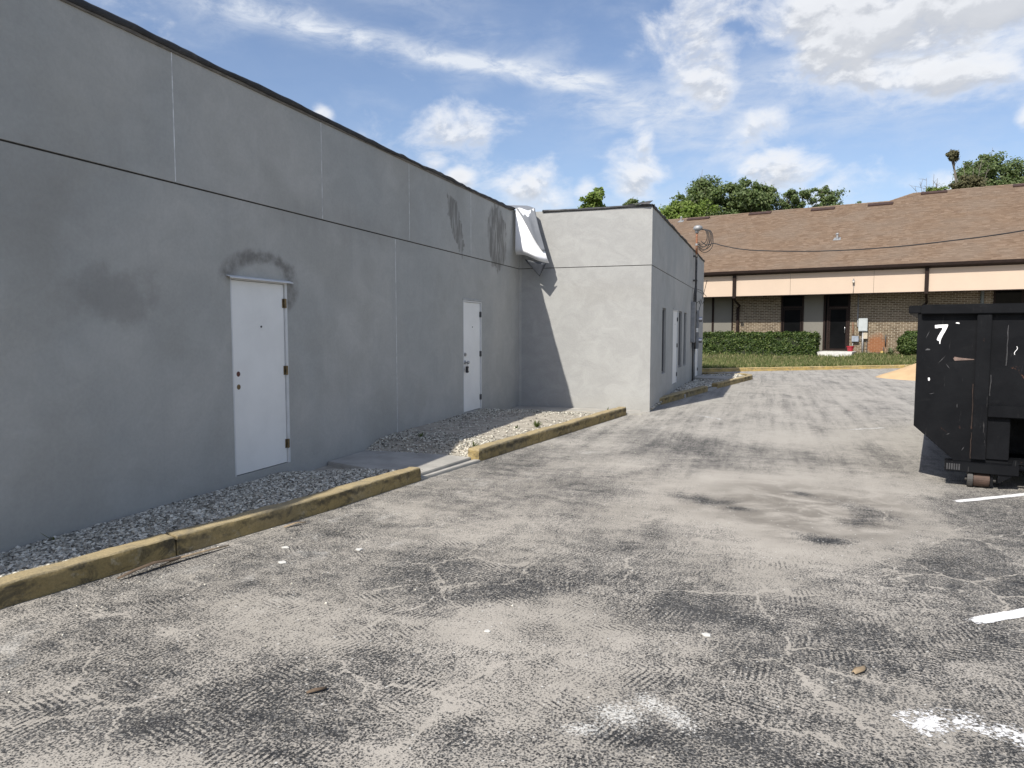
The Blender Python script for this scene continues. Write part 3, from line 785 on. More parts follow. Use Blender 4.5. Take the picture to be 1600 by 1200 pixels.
# wing: front (faces -y) and side (faces +x)
W1 = (16.55, 17.18, .68, 2.18); DW = (18.5, 19.46, .30, 2.20); W2 = (19.78, 20.52, .67, 2.19); W3 = (21.0, 21.64, .67, 2.18); DW2 = (24.55, 25.45, .14, 2.17)
wall_x('wall_panel', XE, YF, YB, -.1, JT, [W1, DW, W2, W3, DW2])
wall_x('wall_panel', XE + .006, YF - .006, YB, JT + .014, TOP - .02)
MB().box(XW + .0, XE - .16, YF, YF + .16, -.1, JT).build('wall_panel', STUCCO, bld)
MB().box(XW + .012, XE - .1545, YF - .006, YF + .16, JT + .014, TOP - .01).build('wall_panel', STUCCO, bld)
MB().box(XW, XE - .006, YF + .008, YF + .05, JT - .01, JT + .024).build('expansion_joint', JOINT, bld)
MB().box(XE - .05, XE - .008, YF + .01, YB, JT - .01, JT + .024).build('expansion_joint', JOINT, bld)
MB().box(XW - 9, XE, YB, YB + .16, -.1, TOP - .02).build('wall_panel', STUCCO, bld)
MB().box(XW - .17, XE - .17, YF + .17, YB - .02, TOP - .3, TOP - .12).build('roof_slab', ROOFTOP, bld)
# wavering black drip edge along the parapet
def drip_edge(path, outv, zt, seedv, rag0=.5):
    pts = [Vector(p) for p in path]; L = (pts[-1] - pts[0]).length; n = int(L / .07); d = (pts[-1] - pts[0]).normalized(); o = Vector(outv)
    v = []; f = []
    for i in range(n + 1):
        q = pts[0] + d * (L * i / n); s = q.dot(d); rag = rag0 * (1 + 1.1 * sst(s, 8.5, 10.5))
        wob = mnoise.noise(Vector((s * .55, seedv, 0))) * .035 + mnoise.noise(Vector((s * 2.1, seedv, 3))) * .022 * rag + mnoise.noise(Vector((s * 6, seedv, 7))) * .017 * rag
        wo = mnoise.noise(Vector((s * .8, seedv, 11))) * .03 + mnoise.noise(Vector((s * 3.2, seedv, 15))) * .018 * rag
        lo = mnoise.noise(Vector((s * 1.3, seedv, 21))) * .018 + mnoise.noise(Vector((s * 5.1, seedv, 25))) * .012 * rag
        wob *= .9; prof = [(.011, -.036 + lo * 1.1 + wob * .4), (.022 + wo * .3, -.030 + lo * 1.1 + wob * .4), (.036 + wo * .7, -.006 + wob), (.032 + wo * .7, .012 + wob), (.012 + wo * .5, .025 + wob), (-.12, .022 + wob * .6), (-.45, -.02)]
        for a, h in prof: v.append(q + o * a + Vector((0, 0, zt + h)))
    k = 7
    for i in range(n):
        for j in range(k - 1): f.append((i * k + j, (i + 1) * k + j, (i + 1) * k + j + 1, i * k + j + 1))
    me_o = pydata('roof_edge', v, f, ROOFEDGE, bld, True)
    sm_ = me_o.modifiers.new('thick', 'SOLIDIFY'); sm_.thickness = .006
    return me_o
drip_edge([(XW + .01, Y0W, 0), (XW + .01, 14.42, 0)], (1, 0, 0), TOP, 1.3)
drip_edge([(-4.55, YF - .006, 0), (XE + .01, YF - .006, 0)], (0, -1, 0), TOP - .005, 7.7, .3)
drip_edge([(XE + .006, YF, 0), (XE + .006, YB, 0)], (1, 0, 0), TOP - .02, 4.1, .5)
# weathered nailer board showing under the loose edge
MB().box(XW + .010, XW + .022, Y0W, 14.3, TOP - .055, TOP - .02).build('nailer_board', SOFFWOOD, bld)
# lifted flap of edge metal at the wing's corner
pydata('edge_flap', [(-2.75, YF - .05, 4.215), (-2.27, YF - .07, 4.235), (-2.24, YF - .02, 4.27), (-2.5, YF + .1, 4.27), (-2.74, YF + .12, 4.23), (-2.30, YF - .09, 4.19)],
       [(0, 1, 2, 3, 4), (0, 5, 1)], ROOFEDGE, bld).modifiers.new('thick', 'SOLIDIFY').thickness = .008

def door_x(x, y0, y1, z0, z1, hinge_far=True, furniture='none', lintel=False):
    """steel door in a wall facing +x"""
    jw = .038
    fr = MB()
    fr.box(x - .10, x + .006, y1 - jw, y1 - .002, z0, z1 - .002); fr.box(x - .10, x + .002, y0 + .002, y0 + .02, z0, z1 - .002)
    fr.box(x - .10, x + .005, y0 + .02, y1 - jw, z1 - .03, z1 - .002)
    d = MB().box(x - .055, x - .012, y0 + .023, y1 - jw - .007, z0 + .008, z1 - .034).build('door', WHITE_DOOR, bld, bevel=.002)
    fr.build('door_frame', WHITE_TRIM, d, bevel=.002)
    MB().box(x - .2, x - .06, y0, y1, z0, z1).build('door_backing', BLACKHOLE, d)
    for zz in (z0 + .22, (z0 + z1) / 2 + .03, z1 - .24):
        h = MB().cyl((x + .006, y1 - jw - .003, zz - .052), (x + .006, y1 - jw - .003, zz + .052), .0095, n=10)
        h.box(x - .013, x - .007, y1 - jw - .034, y1 - jw - .004, zz - .05, zz + .05)
        h.box(x + .0055, x + .0085, y1 - jw, y1 - jw + .022, zz - .05, zz + .05)
        h.build('hinge', BRASS if furniture == 'holes' else DARKSTEEL, d)
    ym = y0 + (y1 - y0) * .52
    MB().cyl((x - .02, ym, z0 + 1.53), (x - .006, ym, z0 + 1.53), .011, n=12).build('peephole', DARKSTEEL, d)
    if furniture == 'holes':
        MB().cyl((x - .04, y0 + .10, z0 + 1.045), (x - .0105, y0 + .10, z0 + 1.045), .027, n=20).build('lock_hole', REDLENS, d)
        MB().cyl((x - .04, y0 + .10, z0 + .912), (x - .0105, y0 + .10, z0 + .912), .027, n=20).build('lock_hole', BRASS, d)
    elif furniture == 'knob':
        MB().cyl((x - .012, y0 + .09, z0 + 1.04), (x + .008, y0 + .09, z0 + 1.04), .033, n=18).cyl((x + .008, y0 + .09, z0 + 1.04), (x + .02, y0 + .09, z0 + 1.04), .02, n=14).build('deadbolt', CHROME, d, bevel=.002)
        k = MB().cyl((x - .012, y0 + .09, z0 + .90), (x + .0, y0 + .09, z0 + .90), .034, n=18).cyl((x, y0 + .09, z0 + .90), (x + .04, y0 + .09, z0 + .90), .012, n=12).sphere((x + .055, y0 + .09, z0 + .90), .029)
        k.build('door_knob', CHROME, d, smooth=True)
    if lintel:
        pr = [(x - .002, z1 + .012), (x + .05, z1 - .006), (x + .052, z1 - .018), (x + .047, z1 - .018), (x + .044, z1 - .008), (x - .002, z1 + .006)]
        MB().prism(pr, 'y', y0 - .05, y1 + .055).build('drip_cap', WHITE_TRIM, d)
    else:
        MB().box(x - .01, x + .016, y0 - .03, y1 + .03, z1 + .001, z1 + .026).build('drip_cap', simple('grey_lintel', (.42, .42, .41), .8), d, bevel=.003)
    return d
door_x(XW, *D1, furniture='holes', lintel=True)
door_x(XW, *D2, furniture='knob')
door_x(XE, *DW, furniture='none')
door_x(XE, *DW2, furniture='none')
# key box hanging on the second door's knob
kb = thing('lock_box', 'small black key lock box hanging from the knob of the farther white door', 'lock box', (XW + .035, 11.80 + .09, 1.0))
MB().box(-.02, .02, -.03, .03, -.085, .03).build('case', DARKSTEEL, kb, bevel=.006)
MB().tube([(0, -.018, .03), (0, -.02, .075), (0, 0, .092), (0, .02, .075), (0, .018, .03)], .004).build('shackle', CHROME, kb)
MB().box(.0205, .024, -.018, .018, -.05, .0).build('dial_plate', CHROME, kb)
for (y0, y1, z0, z1) in (W1, W2, W3):
    wf = MB(); x = XE - .085
    wf.box(x, x + .04, y0 + .002, y0 + .04, z0, z1); wf.box(x, x + .04, y1 - .04, y1 - .002, z0, z1)
    wf.box(x, x + .04, y0 + .04, y1 - .04, z0 + .002, z0 + .04); wf.box(x, x + .04, y0 + .04, y1 - .04, z1 - .04, z1 - .002)
    wo_ = wf.build('window', WINFRAME, bld)
    MB().box(x + .012, x + .02, y0 + .04, y1 - .04, z0 + .04, z1 - .04).build('pane', DARKGLASS, wo_)

# ------------------------------------------------------------------ roofing membrane hanging in the corner
def membrane():
    root = tag(None or bpy.data.objects.new('roofing_membrane', None), 'loose white roofing membrane hanging over the roof edge in the inner corner', 'roofing sheet')
    COL.objects.link(root); root.location = (-4.75, 14.5, TOP)
    off = root.location
    def surf(nu, nv, fn):
        v = []; f = []
        for j in range(nv):
            for i in range(nu): v.append(Vector(fn(i / (nu - 1), j / (nv - 1))) - off)
        f = [(j * nu + i, j * nu + i + 1, (j + 1) * nu + i + 1, (j + 1) * nu + i) for j in range(nv - 1) for i in range(nu - 1)]
        return v, f
    def sheet(u, t):
        # u: 0 at the long wall .. 1 out along the wing; t: 0 top .. 1 bottom
        Ltop = Vector((-5.0, 14.40, 4.20)); Rtop = Vector((-4.68, 14.62, 4.20))
        Lbot = Vector((-5.0, 14.36, 3.21)); Rbot = Vector((-4.30, 14.46, 3.00))
        a = Ltop.lerp(Lbot, t); b_ = Rtop.lerp(Rbot, t)
        p = a.lerp(b_, u)
        bow = math.sin(u * math.pi) * (.05 + .16 * t)
        p += Vector((.35, -.95, 0)) * bow
        p.z -= .10 * math.sin(u * math.pi) * (1 - t) * .2 - .02 * math.sin(u * 7)
        p += Vector((.3, -.95, 0)) * (mnoise.noise(Vector((u * 3.2, t * 1.6, 1))) * .045 + mnoise.noise(Vector((u * 8, t * 3, 5))) * .012)
        if t > .86:      # lower lip curls back under
            c = (t - .86) / .14
            p += Vector((-.2, .95, 0)) * (.16 * c * c) + Vector((0, 0, .05 * c))
        return p
    v, f = surf(22, 26, sheet)
    o = pydata('sheet', v, f, MEMB, root, True)
    pydata('sheet_back', [q + Vector((-.002, .008, 0)) for q in v], f, MEMB_BACK, root, True)
    # grey underside folded over at the top: comes over the edge from the roof
    def fold(u, t):
        Ltop = Vector((-5.0, 14.40, 4.20)); Rtop = Vector((-4.66, 14.64, 4.21))
        edge = Ltop.lerp(Rtop, u)
        if t < .5:
            c = t / .5
            return edge + Vector((-.62, .30, .02)) * (1 - c) + Vector((0, 0, .09 * math.sin(c * math.pi)))
        c = (t - .5) / .5
        g = .18 + .72 * c; tgt = sheet(g + (1 - g) * u, .02 + .74 * c) + Vector((.010, -.030, 0)) * (.4 + .6 * c)
        return edge.lerp(tgt, sst(c, 0, .5)) if c < .5 else tgt
    v, f = surf(18, 30, fold)
    o2 = pydata('fold', v, f, MEMB_BACK, root, True); s = o2.modifiers.new('thick', 'SOLIDIFY'); s.thickness = .005
    # torn corner hanging below the curl
    def tip(u, t):
        a = Vector((-4.80, 14.40, 3.14)).lerp(Vector((-4.35, 14.44, 3.04)), u)
        b_ = Vector((-4.50, 14.47, 2.79))
        p = a.lerp(b_, t); p += Vector((0, -.05, 0)) * math.sin(u * math.pi) * (1 - t); return p
    v, f = surf(8, 8, tip)
    o3 = pydata('torn_corner', v, f, simple('dark_membrane_inside', (.045, .05, .06), .6), root, True); o3.modifiers.new('thick', 'SOLIDIFY').thickness = .005
membrane()

# ------------------------------------------------------------------ electric service mast on the wing's side wall
RUST = simple('rusty_pipe', (.22, .095, .05), .85, .2, var=.35, scale=18, bump=.3, bscale=60, dirt=(.35, .33, .30), dirt_amt=.5)
GALV = simple('galvanised_grey', (.30, .305, .305), .55, .4, var=.15, scale=9)
DKPIPE = simple('dark_conduit', (.075, .072, .068), .75, .2, var=.3, scale=10, dirt=(.16, .15, .14), dirt_amt=.5)
GREYBOX = simple('grey_meter_box', (.27, .275, .28), .6, .2, var=.12, scale=8)
RUBBER = simple('black_cable', (.02, .02, .021), .6, var=.2)
sv = thing('service_mast', 'rusty electric service mast with weatherhead and meter boxes on the wing wall', 'service mast', (XE, 23.3, 0))
MB().cyl((.10, 0, 1.1), (.10, 0, 4.02), .034, n=12).build('conduit', DKPIPE, sv, smooth=True)
MB().cyl((.10, 0, 4.02), (.10, 0, 4.72), .032, n=12).build('mast_pipe', RUST, sv, smooth=True)
MB().cyl((.10, 0, 4.30), (.10, 0, 4.36), .044, n=12).build('coupling', GALV, sv)
wh = MB().sphere((.13, -.02, 4.83), .15, (.95, .85, .62), 14, 8).cyl((.10, 0, 4.68), (.10, 0, 4.80), .05, .06, n=12)
wh.build('weatherhead', GALV, sv, smooth=True)
for zz in (3.95, 3.2, 2.2): MB().box(0.0, .14, -.06, .06, zz, zz + .05).build('strap', DKPIPE, sv)
for i in range(6):
    a = .05 + .03 * i; y = -.10 + .045 * i; drop = .48 + .07 * (i % 3) + .02 * i
    pts = [(.20, y, 4.80), (.30 + a, y - .03, 4.80 - .05), (.36 + a * 1.1, y - .02, 4.80 - drop * .45), (.34 + a, y, 4.80 - drop * .8), (.24 + a * .5, y * .6, 4.80 - drop), (.14, y * .4, 4.80 - drop * .82)]
    # smooth the loop
    sm_p = []
    for k in range(len(pts) - 1):
        for t in (0, .33, .66):
            p0, p1, p2, p3 = (Vector(pts[max(0, min(len(pts) - 1, k + q))]) for q in (-1, 0, 1, 2))
            sm_p.append(.5 * ((2 * p1) + (p2 - p0) * t + (2 * p0 - 5 * p1 + 4 * p2 - p3) * t * t + (3 * p1 - p0 - 3 * p2 + p3) * t ** 3))
    sm_p.append(Vector(pts[-1]))
    MB().tube(sm_p, .011, 6).build('wire_loop', RUBBER, sv, smooth=True)
MB().box(.0, .12, -.42, -.12, 1.30, 2.55).build('meter_box', GREYBOX, sv, bevel=.012)
mb = MB().box(.0, .20, .08, .40, 1.75, 2.30).build('meter_box', GREYBOX, sv, bevel=.012)
MB().cyl((.20, .24, 2.02), (.29, .24, 2.02), .085, .075, n=18).build('meter_dial', CHROME, mb)
mb2 = MB().box(.0, .20, .08, .40, 1.10, 1.62).build('meter_box', GREYBOX, sv, bevel=.012)
MB().cyl((.20, .24, 1.36), (.29, .24, 1.36), .085, .075, n=18).build('meter_dial', CHROME, mb2)
MB().tube([(.07, -.30, .1), (.07, -.30, 1.3)], .024, 10).build('conduit', DKPIPE, sv, True)
MB().tube([(.07, -.22, 2.55), (.07, -.20, 2.8), (.09, -.06, 3.0)], .022, 8).build('conduit', DKPIPE, sv, True)
MB().tube([(.07, .24, .1), (.07, .24, 1.1)], .022, 10).build('conduit', GALV, sv, True)
MB().tube([(.05, .6, 1.6), (.10, 1.1, 2.3), (.22, 1.5, 2.9), (.30, 1.7, 3.35)], .010, 6).build('loose_wire', RUBBER, sv, True)
MB().tube([(.04, .3, 2.5), (.14, .8, 2.62), (.10, 1.4, 2.55), (.03, 2.6, 2.75)], .008, 6).build('loose_wire', RUBBER, sv, True)
MB().tube([(.04, .2, 3.0), (.2, .7, 2.95), (.3, 1.5, 2.8), (.05, 3.0, 2.6)], .008, 6).build('loose_wire', RUBBER, sv, True)
# service drop
cb = [(-2.02, 23.28, 4.42), (-1.84, 23.25, 4.30), (-1.62, 23.18, 4.33), (-1.3, 23.02, 4.22), (-.6, 22.65, 4.04), (.62, 22.0, 3.89), (1.8, 21.3, 3.80), (2.98, 20.5, 3.765), (4.0, 19.6, 3.77), (5.13, 18.5, 3.81), (7.5, 16.2, 4.05), (11, 13, 4.7), (18, 6, 6.6)]
cm = []
for k in range(len(cb) - 1):
    for t in (0, .25, .5, .75):
        p0, p1, p2, p3 = (Vector(cb[max(0, min(len(cb) - 1, k + q))]) for q in (-1, 0, 1, 2))
        cm.append(.5 * ((2 * p1) + (p2 - p0) * t + (2 * p0 - 5 * p1 + 4 * p2 - p3) * t * t + (3 * p1 - p0 - 3 * p2 + p3) * t ** 3))
cm.append(Vector(cb[-1]))
o = MB().tube(cm, .014, 6).build('overhead_cable', RUBBER, None, True)
tag(o, 'black twisted service cable sagging from the weatherhead across the brown roof', 'cable')

# ================================================================== BRICK BUILDING
FAR0 = Vector((2.985, 40.059, 0)); FRZ = math.atan2(-.2195, .9756)
SHINGLE = m_island('brown_shingles', [(0, (.150, .100, .066)), (.4, (.174, .120, .080)), (.75, (.190, .132, .089)), (1.0, (.222, .160, .112))], .95, big=(.5, (.19, .15, .115), .5))
SHINGLE_BASE = simple('brown_roof_felt', (.17, .12, .085), .95, var=.15)
BROWN = simple('dark_brown_trim', (.019, .0115, .009), .6, 0, .15, var=.2)
VENTM = simple('brown_vent_metal', (.062, .036, .028), .6, .2, var=.2)
SALMON = simple('salmon_fascia_panel', (.52, .41, .315), .8, var=.03, scale=.8)
BRICK = m_island('tan_brown_brick', [(0, (.118, .088, .056)), (.5, (.160, .122, .078)), (1.0, (.205, .160, .108))], .9)
MORTAR = simple('pale_mortar', (.48, .43, .34), .95, var=.12, scale=4)
SOFFIT = simple('brown_soffit', (.13, .10, .08), .8, var=.1)
bb = thing('brick_building', 'low brick building with broad brown shingled roof and salmon fascia', 'building', FAR0, FRZ)
U0, U1 = -13.5, 15.0
WB = 1.36           # wall plane behind the fascia plane
FL = .62
# roof: eave at b=-0.34, z=4.84; slope .45
SL = .45
EB, EZ = -.34, 4.84
def rz_(b_): return EZ + SL * (b_ - EB)
RB1, RB2 = 9.95, 11.15
ucut1, ucut2 = 1.6, 2.75
rv = [(U0, EB, rz_(EB)), (U1, EB, rz_(EB)), (U1, RB2, rz_(RB2)), (ucut2, RB2, rz_(RB2)), (ucut1, RB1, rz_(RB1)), (U0, RB1, rz_(RB1)),
      (U0, 2 * RB1 - EB, EZ), (ucut1, 2 * RB1 - EB, EZ), (ucut2 + 1.2, 2 * RB2 - EB, EZ), (U1, 2 * RB2 - EB, EZ)]
rf = [(0, 1, 2, 3, 4, 5), (5, 4, 7, 6), (3, 2, 9, 8), (4, 3, 8, 7)]
roof = pydata('roof', rv, rf, SHINGLE_BASE, bb)
# shingle courses: real tabs, one joined part
nrm = Vector((0, -SL, 1)).normalized(); up = Vector((0, 1, SL)).normalized()
tv = []; tf = []
clen = math.sqrt(1 + SL * SL); expo = .145
ncourse = int((RB2 - EB) * clen / expo)
for c in range(ncourse):
    s0 = c * expo; b0 = EB + s0 / clen
    ua = U0; ub = U1
    if b0 > RB1 - .06:
        t = (b0 - RB1) / (RB2 - RB1); ua = ucut1 + (ucut2 - ucut1) * max(0, t) + .06
    u_ = ua - random.random() * .3
    while u_ < ub:
        wd = random.choice((.16, .22, .30, .34)); a = max(u_, ua); e = min(u_ + wd - .004, ub)
        if e - a > .03:
            th = random.uniform(.006, .016); dr = random.uniform(-.012, .012)
            o0 = Vector((0, EB, EZ)) + up * (s0 + dr - .01); o1 = Vector((0, EB, EZ)) + up * min(s0 + expo + .012, (RB2 - EB) * clen)
            A0 = o0 + nrm * (.004); A1 = o0 + nrm * (.004 + th); A2 = o1 + nrm * .003
            k = len(tv)
            tv += [(a, A0.y, A0.z), (e, A0.y, A0.z), (e, A1.y, A1.z), (a, A1.y, A1.z), (e, A2.y, A2.z), (a, A2.y, A2.z)]
            tf += [(k, k + 1, k + 2, k + 3), (k + 3, k + 2, k + 4, k + 5)]
        u_ += wd
sh = pydata('shingles', tv, tf, SHINGLE, bb); sh['kind'] = 'stuff'
# ridge caps
for (p, q) in (((U0, RB1), (ucut1, RB1)), ((ucut1, RB1), (ucut2, RB2)), ((ucut2, RB2), (U1, RB2))):
    a = Vector((p[0], p[1], rz_(p[1]))); c = Vector((q[0], q[1], rz_(q[1])))
    m_ = MB(); L = (c - a).length; k = max(1, int(L / .3)); d = (c - a) / k
    for i in range(k):
        s = a + d * i; e = a + d * (i + 1.06)
        m_.raw([s + Vector((0, -.15, -.045)), e + Vector((0, -.15, -.055)), e + Vector((0, 0, .022)), s + Vector((0, 0, .034)), s + Vector((0, .15, -.045)), e + Vector((0, .15, -.055))], [(0, 1, 2, 3), (3, 2, 5, 4)])
    rc = m_.build('ridge_cap', SHINGLE, bb); rc['kind'] = 'stuff'
def on_roof(u, b_, h=0): return Vector((u, b_, rz_(b_))) + nrm * h
for (a, e, b_) in ((-10.75, -9.23, 9.48), (-6.6, -5.2, 9.52), (-2.72, -1.36, 9.30), (.5, 1.85, 9.32), (3.2, 4.56, 10.78), (7.75, 9.15, 10.70)):
    v = []
    for u in (a, e):
        v += [on_roof(u, b_ - .16, .0), on_roof(u, b_ - .16, .09), on_roof(u, b_ + .10, .12), on_roof(u, b_ + .26, .01)]
    MB().raw(v, [(0, 1, 2, 3), (4, 7, 6, 5), (0, 4, 5, 1), (1, 5, 6, 2), (2, 6, 7, 3)]).build('roof_vent', VENTM, bb)
for (u, b_) in ((-11.15, 9.35), (-.36, 3.74)):
    p = on_roof(u, b_)
    pv = MB().cyl(p + Vector((0, 0, -.05)), p + Vector((0, 0, .30)), .055, n=10).cyl(p + Vector((0, 0, .26)), p + Vector((0, 0, .34)), .10, .04, n=10).build('vent_pipe', GALV, bb)
    MB().raw([on_roof(u - .2, b_ - .22, .02), on_roof(u + .2, b_ - .22, .02), on_roof(u + .16, b_ + .2, .03), on_roof(u - .16, b_ + .2, .03)], [(0, 1, 2, 3)]).build('flashing', GALV, pv)
# fascia band in wide panels, gutter, soffit
us = [U0, -8.5, -4.86, -2.0, 1.9, 4.16, 8.0, 11.5, U1]
for a, e in zip(us[:-1], us[1:]): MB().box(a + .006, e - .006, 0, .06, 3.53, 4.72).build('fascia_panel', SALMON, bb)
MB().box(U0, U1, .02, .10, 3.545, 4.74).build('fascia_backing', BROWN, bb)
MB().prism([(-.02, 4.62), (-.30, 4.70), (-.36, 4.72), (-.37, 4.85), (-.33, 4.85), (-.30, 4.80), (-.02, 4.86)], 'x', U0, U1).build('gutter', BROWN, bb)
MB().box(U0, U1, .10, WB + .2, 3.62, 3.66).build('soffit', SOFFIT, bb)
MB().box(U0, U1, -.012, .075, 3.495, 3.528).build('drip_trim', BROWN, bb)
for u in (-8.6, -4.86, 4.16, 11.5):
    m_ = MB().box(u - .085, u + .085, -.13, -.004, 3.42, 4.70)
    m_.tube([(u, -.06, 3.46), (u, .2, 3.25), (u, WB - .25, 3.05), (u - .14, WB - .09, 2.9)], .055, 8)
    m_.box(u - .21, u - .07, WB - .14, WB - .02, .45, 2.95)
    m_.build('downspout', BROWN, bb)
# wall shell behind the bricks
MB().box(U0, U1, WB + .012, WB + .25, .0, 3.64).build('wall', MORTAR, bb)
MB().box(U0, U1, WB + .25, 2 * RB2 - 1.5, .0, 3.6).build('wall', MORTAR, bb)
OPEN = [(-7.6, -5.28, .4, 3.64), (-2.70, -.50, .4, 3.64), (-.50, .70, .4, 3.64), (6.86, 9.2, .9, 3.64)]
bv = []; bf = []
BL, BH, JN = .236, .069, .0185
row = 0; z_ = .42
while z_ + BH < 3.62:
    u_ = U0 - (.5 * BL if row % 2 else 0)
    while u_ < U1:
        a, e = max(u_, U0), min(u_ + BL, U1)
        pieces = [(a, e)]
        for (p, q, r, t) in OPEN:
            if z_ + BH > r and z_ < t:
                nx_ = []
                for (s, k) in pieces:
                    if k <= p or s >= q: nx_.append((s, k)); continue
                    if s < p: nx_.append((s, p))
                    if k > q: nx_.append((q, k))
                pieces = nx_
        for (s, k) in pieces:
            if k - s < .03: continue
            y_ = WB - random.uniform(.0, .005); i = len(bv); yb = WB + .0125
            bv += [(s, y_, z_), (k, y_, z_), (k, y_, z_ + BH), (s, y_, z_ + BH), (s, yb, z_), (k, yb, z_), (k, yb, z_ + BH), (s, yb, z_ + BH)]
            bf += [(i, i + 1, i + 2, i + 3), (i + 1, i + 5, i + 6, i + 2), (i + 4, i, i + 3, i + 7), (i + 3, i + 2, i + 6, i + 7), (i, i + 4, i + 5, i + 1)]
        u_ += BL + JN
    z_ += BH + JN; row += 1
bk = pydata('bricks', bv, bf, BRICK, bb); bk['kind'] = 'stuff'
def frame_rect(u0, u1, z0, z1, fw, y0, y1):
    return MB().box(u0, u0 + fw, y0, y1, z0, z1).box(u1 - fw, u1, y0, y1, z0, z1).box(u0 + fw, u1 - fw, y0, y1, z1 - fw, z1).box(u0 + fw, u1 - fw, y0, y1, z0, z0 + fw)
TAUPE = simple('taupe_infill_panel', (.165, .155, .130), .75, var=.05, scale=1)
# left pair of shaded window panels
wn = frame_rect(-7.6, -5.28, .5, 3.62, .07, WB - .05, WB + .06).build('window', BROWN, bb)
MB().box(-6.47, -6.35, WB - .045, WB + .06, .57, 3.55).build('mullion', BROWN, wn)
MB().box(-7.53, -6.47, WB - .01, WB + .02, .57, 3.55).build('panel', TAUPE, wn); MB().box(-6.35, -5.35, WB - .01, WB + .02, .57, 3.55).build('panel', TAUPE, wn)
# middle window with dark glass, transom and solid panel
wn = frame_rect(-2.70, -1.54, .5, 3.62, .085, WB - .06, WB + .07).build('window', BROWN, bb)
MB().box(-2.615, -1.625, WB - .05, WB + .06, 2.86, 2.98).build('transom_bar', BROWN, wn)
MB().box(-2.615, -1.625, WB + .0, WB + .015, .585, 2.86).build('pane', DARKGLASS, wn); MB().box(-2.615, -1.625, WB + .0, WB + .015, 2.98, 3.535).build('pane', DARKGLASS, wn)
fr2 = frame_rect(-2.58, -1.66, .62, 2.83, .05, WB - .03, WB - .002).build('sash', BROWN, wn)
MB().box(-1.54, -.56, WB - .02, WB + .05, .5, 3.60).build('infill_panel', TAUPE, bb)
# glass entrance door
dr = frame_rect(-.56, .72, .60, 3.62, .10, WB - .07, WB + .07).build('entrance_door', BROWN, bb)
MB().box(-.38, -.30, WB - .09, WB + .05, .64, 3.52).build('mullion', BROWN, dr)
MB().box(-.46, -.38, WB - .0, WB + .012, .70, 3.52).build('sidelight', DARKGLASS, dr)
MB().box(-.30, .62, WB - .05, WB + .05, 2.86, 2.95).build('transom_bar', BROWN, dr)
MB().box(-.30, .62, WB + .0, WB + .012, 2.95, 3.52).build('pane', DARKGLASS, dr)
lf = frame_rect(-.29, .61, .66, 2.85, .075, WB - .045, WB + .0).build('door_leaf', BROWN, dr)
MB().box(-.215, .535, WB - .02, WB - .01, .735, 2.775).build('pane', DARKGLASS, dr)
MB().tube([(.50, WB - .05, 1.55), (.50, WB - .11, 1.58), (.50, WB - .11, 1.86), (.50, WB - .05, 1.89)], .018, 8).build('pull_handle', CHROME, dr, True)
# dark window far right, partly behind the dumpster
wn = frame_rect(6.86, 9.2, .9, 3.62, .08, WB - .05, WB + .06).build('window', BROWN, bb)
MB().box(6.94, 9.12, WB, WB + .015, .98, 3.54).build('pane', DARKGLASS, wn)
MB().box(7.95, 8.03, WB - .04, WB + .05, .98, 3.54).build('mullion', BROWN, wn)
MB().cyl((6.42, WB - .09, .5), (6.42, WB - .09, 3.6), .075, n=10).build('wall_pipe', simple('grey_green_pipe', (.13, .145, .14), .6), bb)
# security lamp and its conduit on the fascia
lm = thing('flood_lamp', 'small lamp head on a thin conduit fixed to the salmon fascia', 'lamp', FAR0 + Vector((math.cos(FRZ) * 1.0, math.sin(FRZ) * 1.0, 4.12)), FRZ)
MB().box(-.05, .05, -.12, .0, -.06, .05).cyl((0, -.06, .05), (0, -.06, .13), .03, n=8).build('lamp_head', GALV, lm, bevel=.008)
MB().sphere((0, -.13, -.05), .055).build('lamp_lens', simple('frosted_lens', (.55, .5, .42), .4), lm, True)
MB().tube([(0, -.02, -.06), (.01, -.02, -.3), (-.005, -.02, -.58)], .013, 6).build('conduit', GALV, lm, True)
# electric cabinet with conduits
def far(u, b_, z): return FAR0 + Vector((math.cos(FRZ) * u - math.sin(FRZ) * b_, math.sin(FRZ) * u + math.cos(FRZ) * b_, z))
CAB = simple('pale_grey_cabinet', (.40, .43, .43), .55, .1, var=.06)
ec = thing('electric_cabinet', 'pale grey electric cabinet on a pole against the brick wall', 'utility box', far(1.36, WB - .02, .45), FRZ)
MB().box(-.21, .21, -.22, 0, 1.18, 1.85).build('cabinet', CAB, ec, bevel=.015)
MB().box(-.19, .19, -.235, -.222, 1.21, 1.82).build('cabinet_door', CAB, ec, bevel=.006)
MB().tube([(.0, -.1, -.1), (.0, -.1, 1.18)], .045, 10).build('conduit', GALV, ec, True)
MB().tube([(-.19, -.06, 1.4), (-.27, -.05, 1.45), (-.27, -.05, 3.1)], .030, 8).build('conduit', GALV, ec, True)
mt = MB().box(.03, .22, -.16, 0, .80, 1.12).build('side_box', simple('tan_box', (.42, .37, .28), .6), ec, bevel=.01)
sb = thing('switch_box', 'small blue grey switch box low on the brick wall beside the red pot', 'utility box', far(1.01, WB - .02, 1.1), FRZ)
MB().box(-.16, .16, -.16, 0, 0, .30).build('case', simple('blue_grey_box', (.24, .27, .31), .5), sb, bevel=.012)
MB().tube([(-.12, -.05, .3), (-.12, -.05, .55), (-.14, -.04, 1.0)], .022, 8).build('conduit', RUST, sb, True)
MB().tube([(-.1, -.06, 0), (-.14, -.06, -.3), (-.14, -.08, -.55)], .02, 8).build('conduit', GALV, sb, True)
MB().tube([(.16, -.08, .12), (.3, -.08, .15), (.34, -.07, .3)], .018, 8).build('conduit', GALV, sb, True)
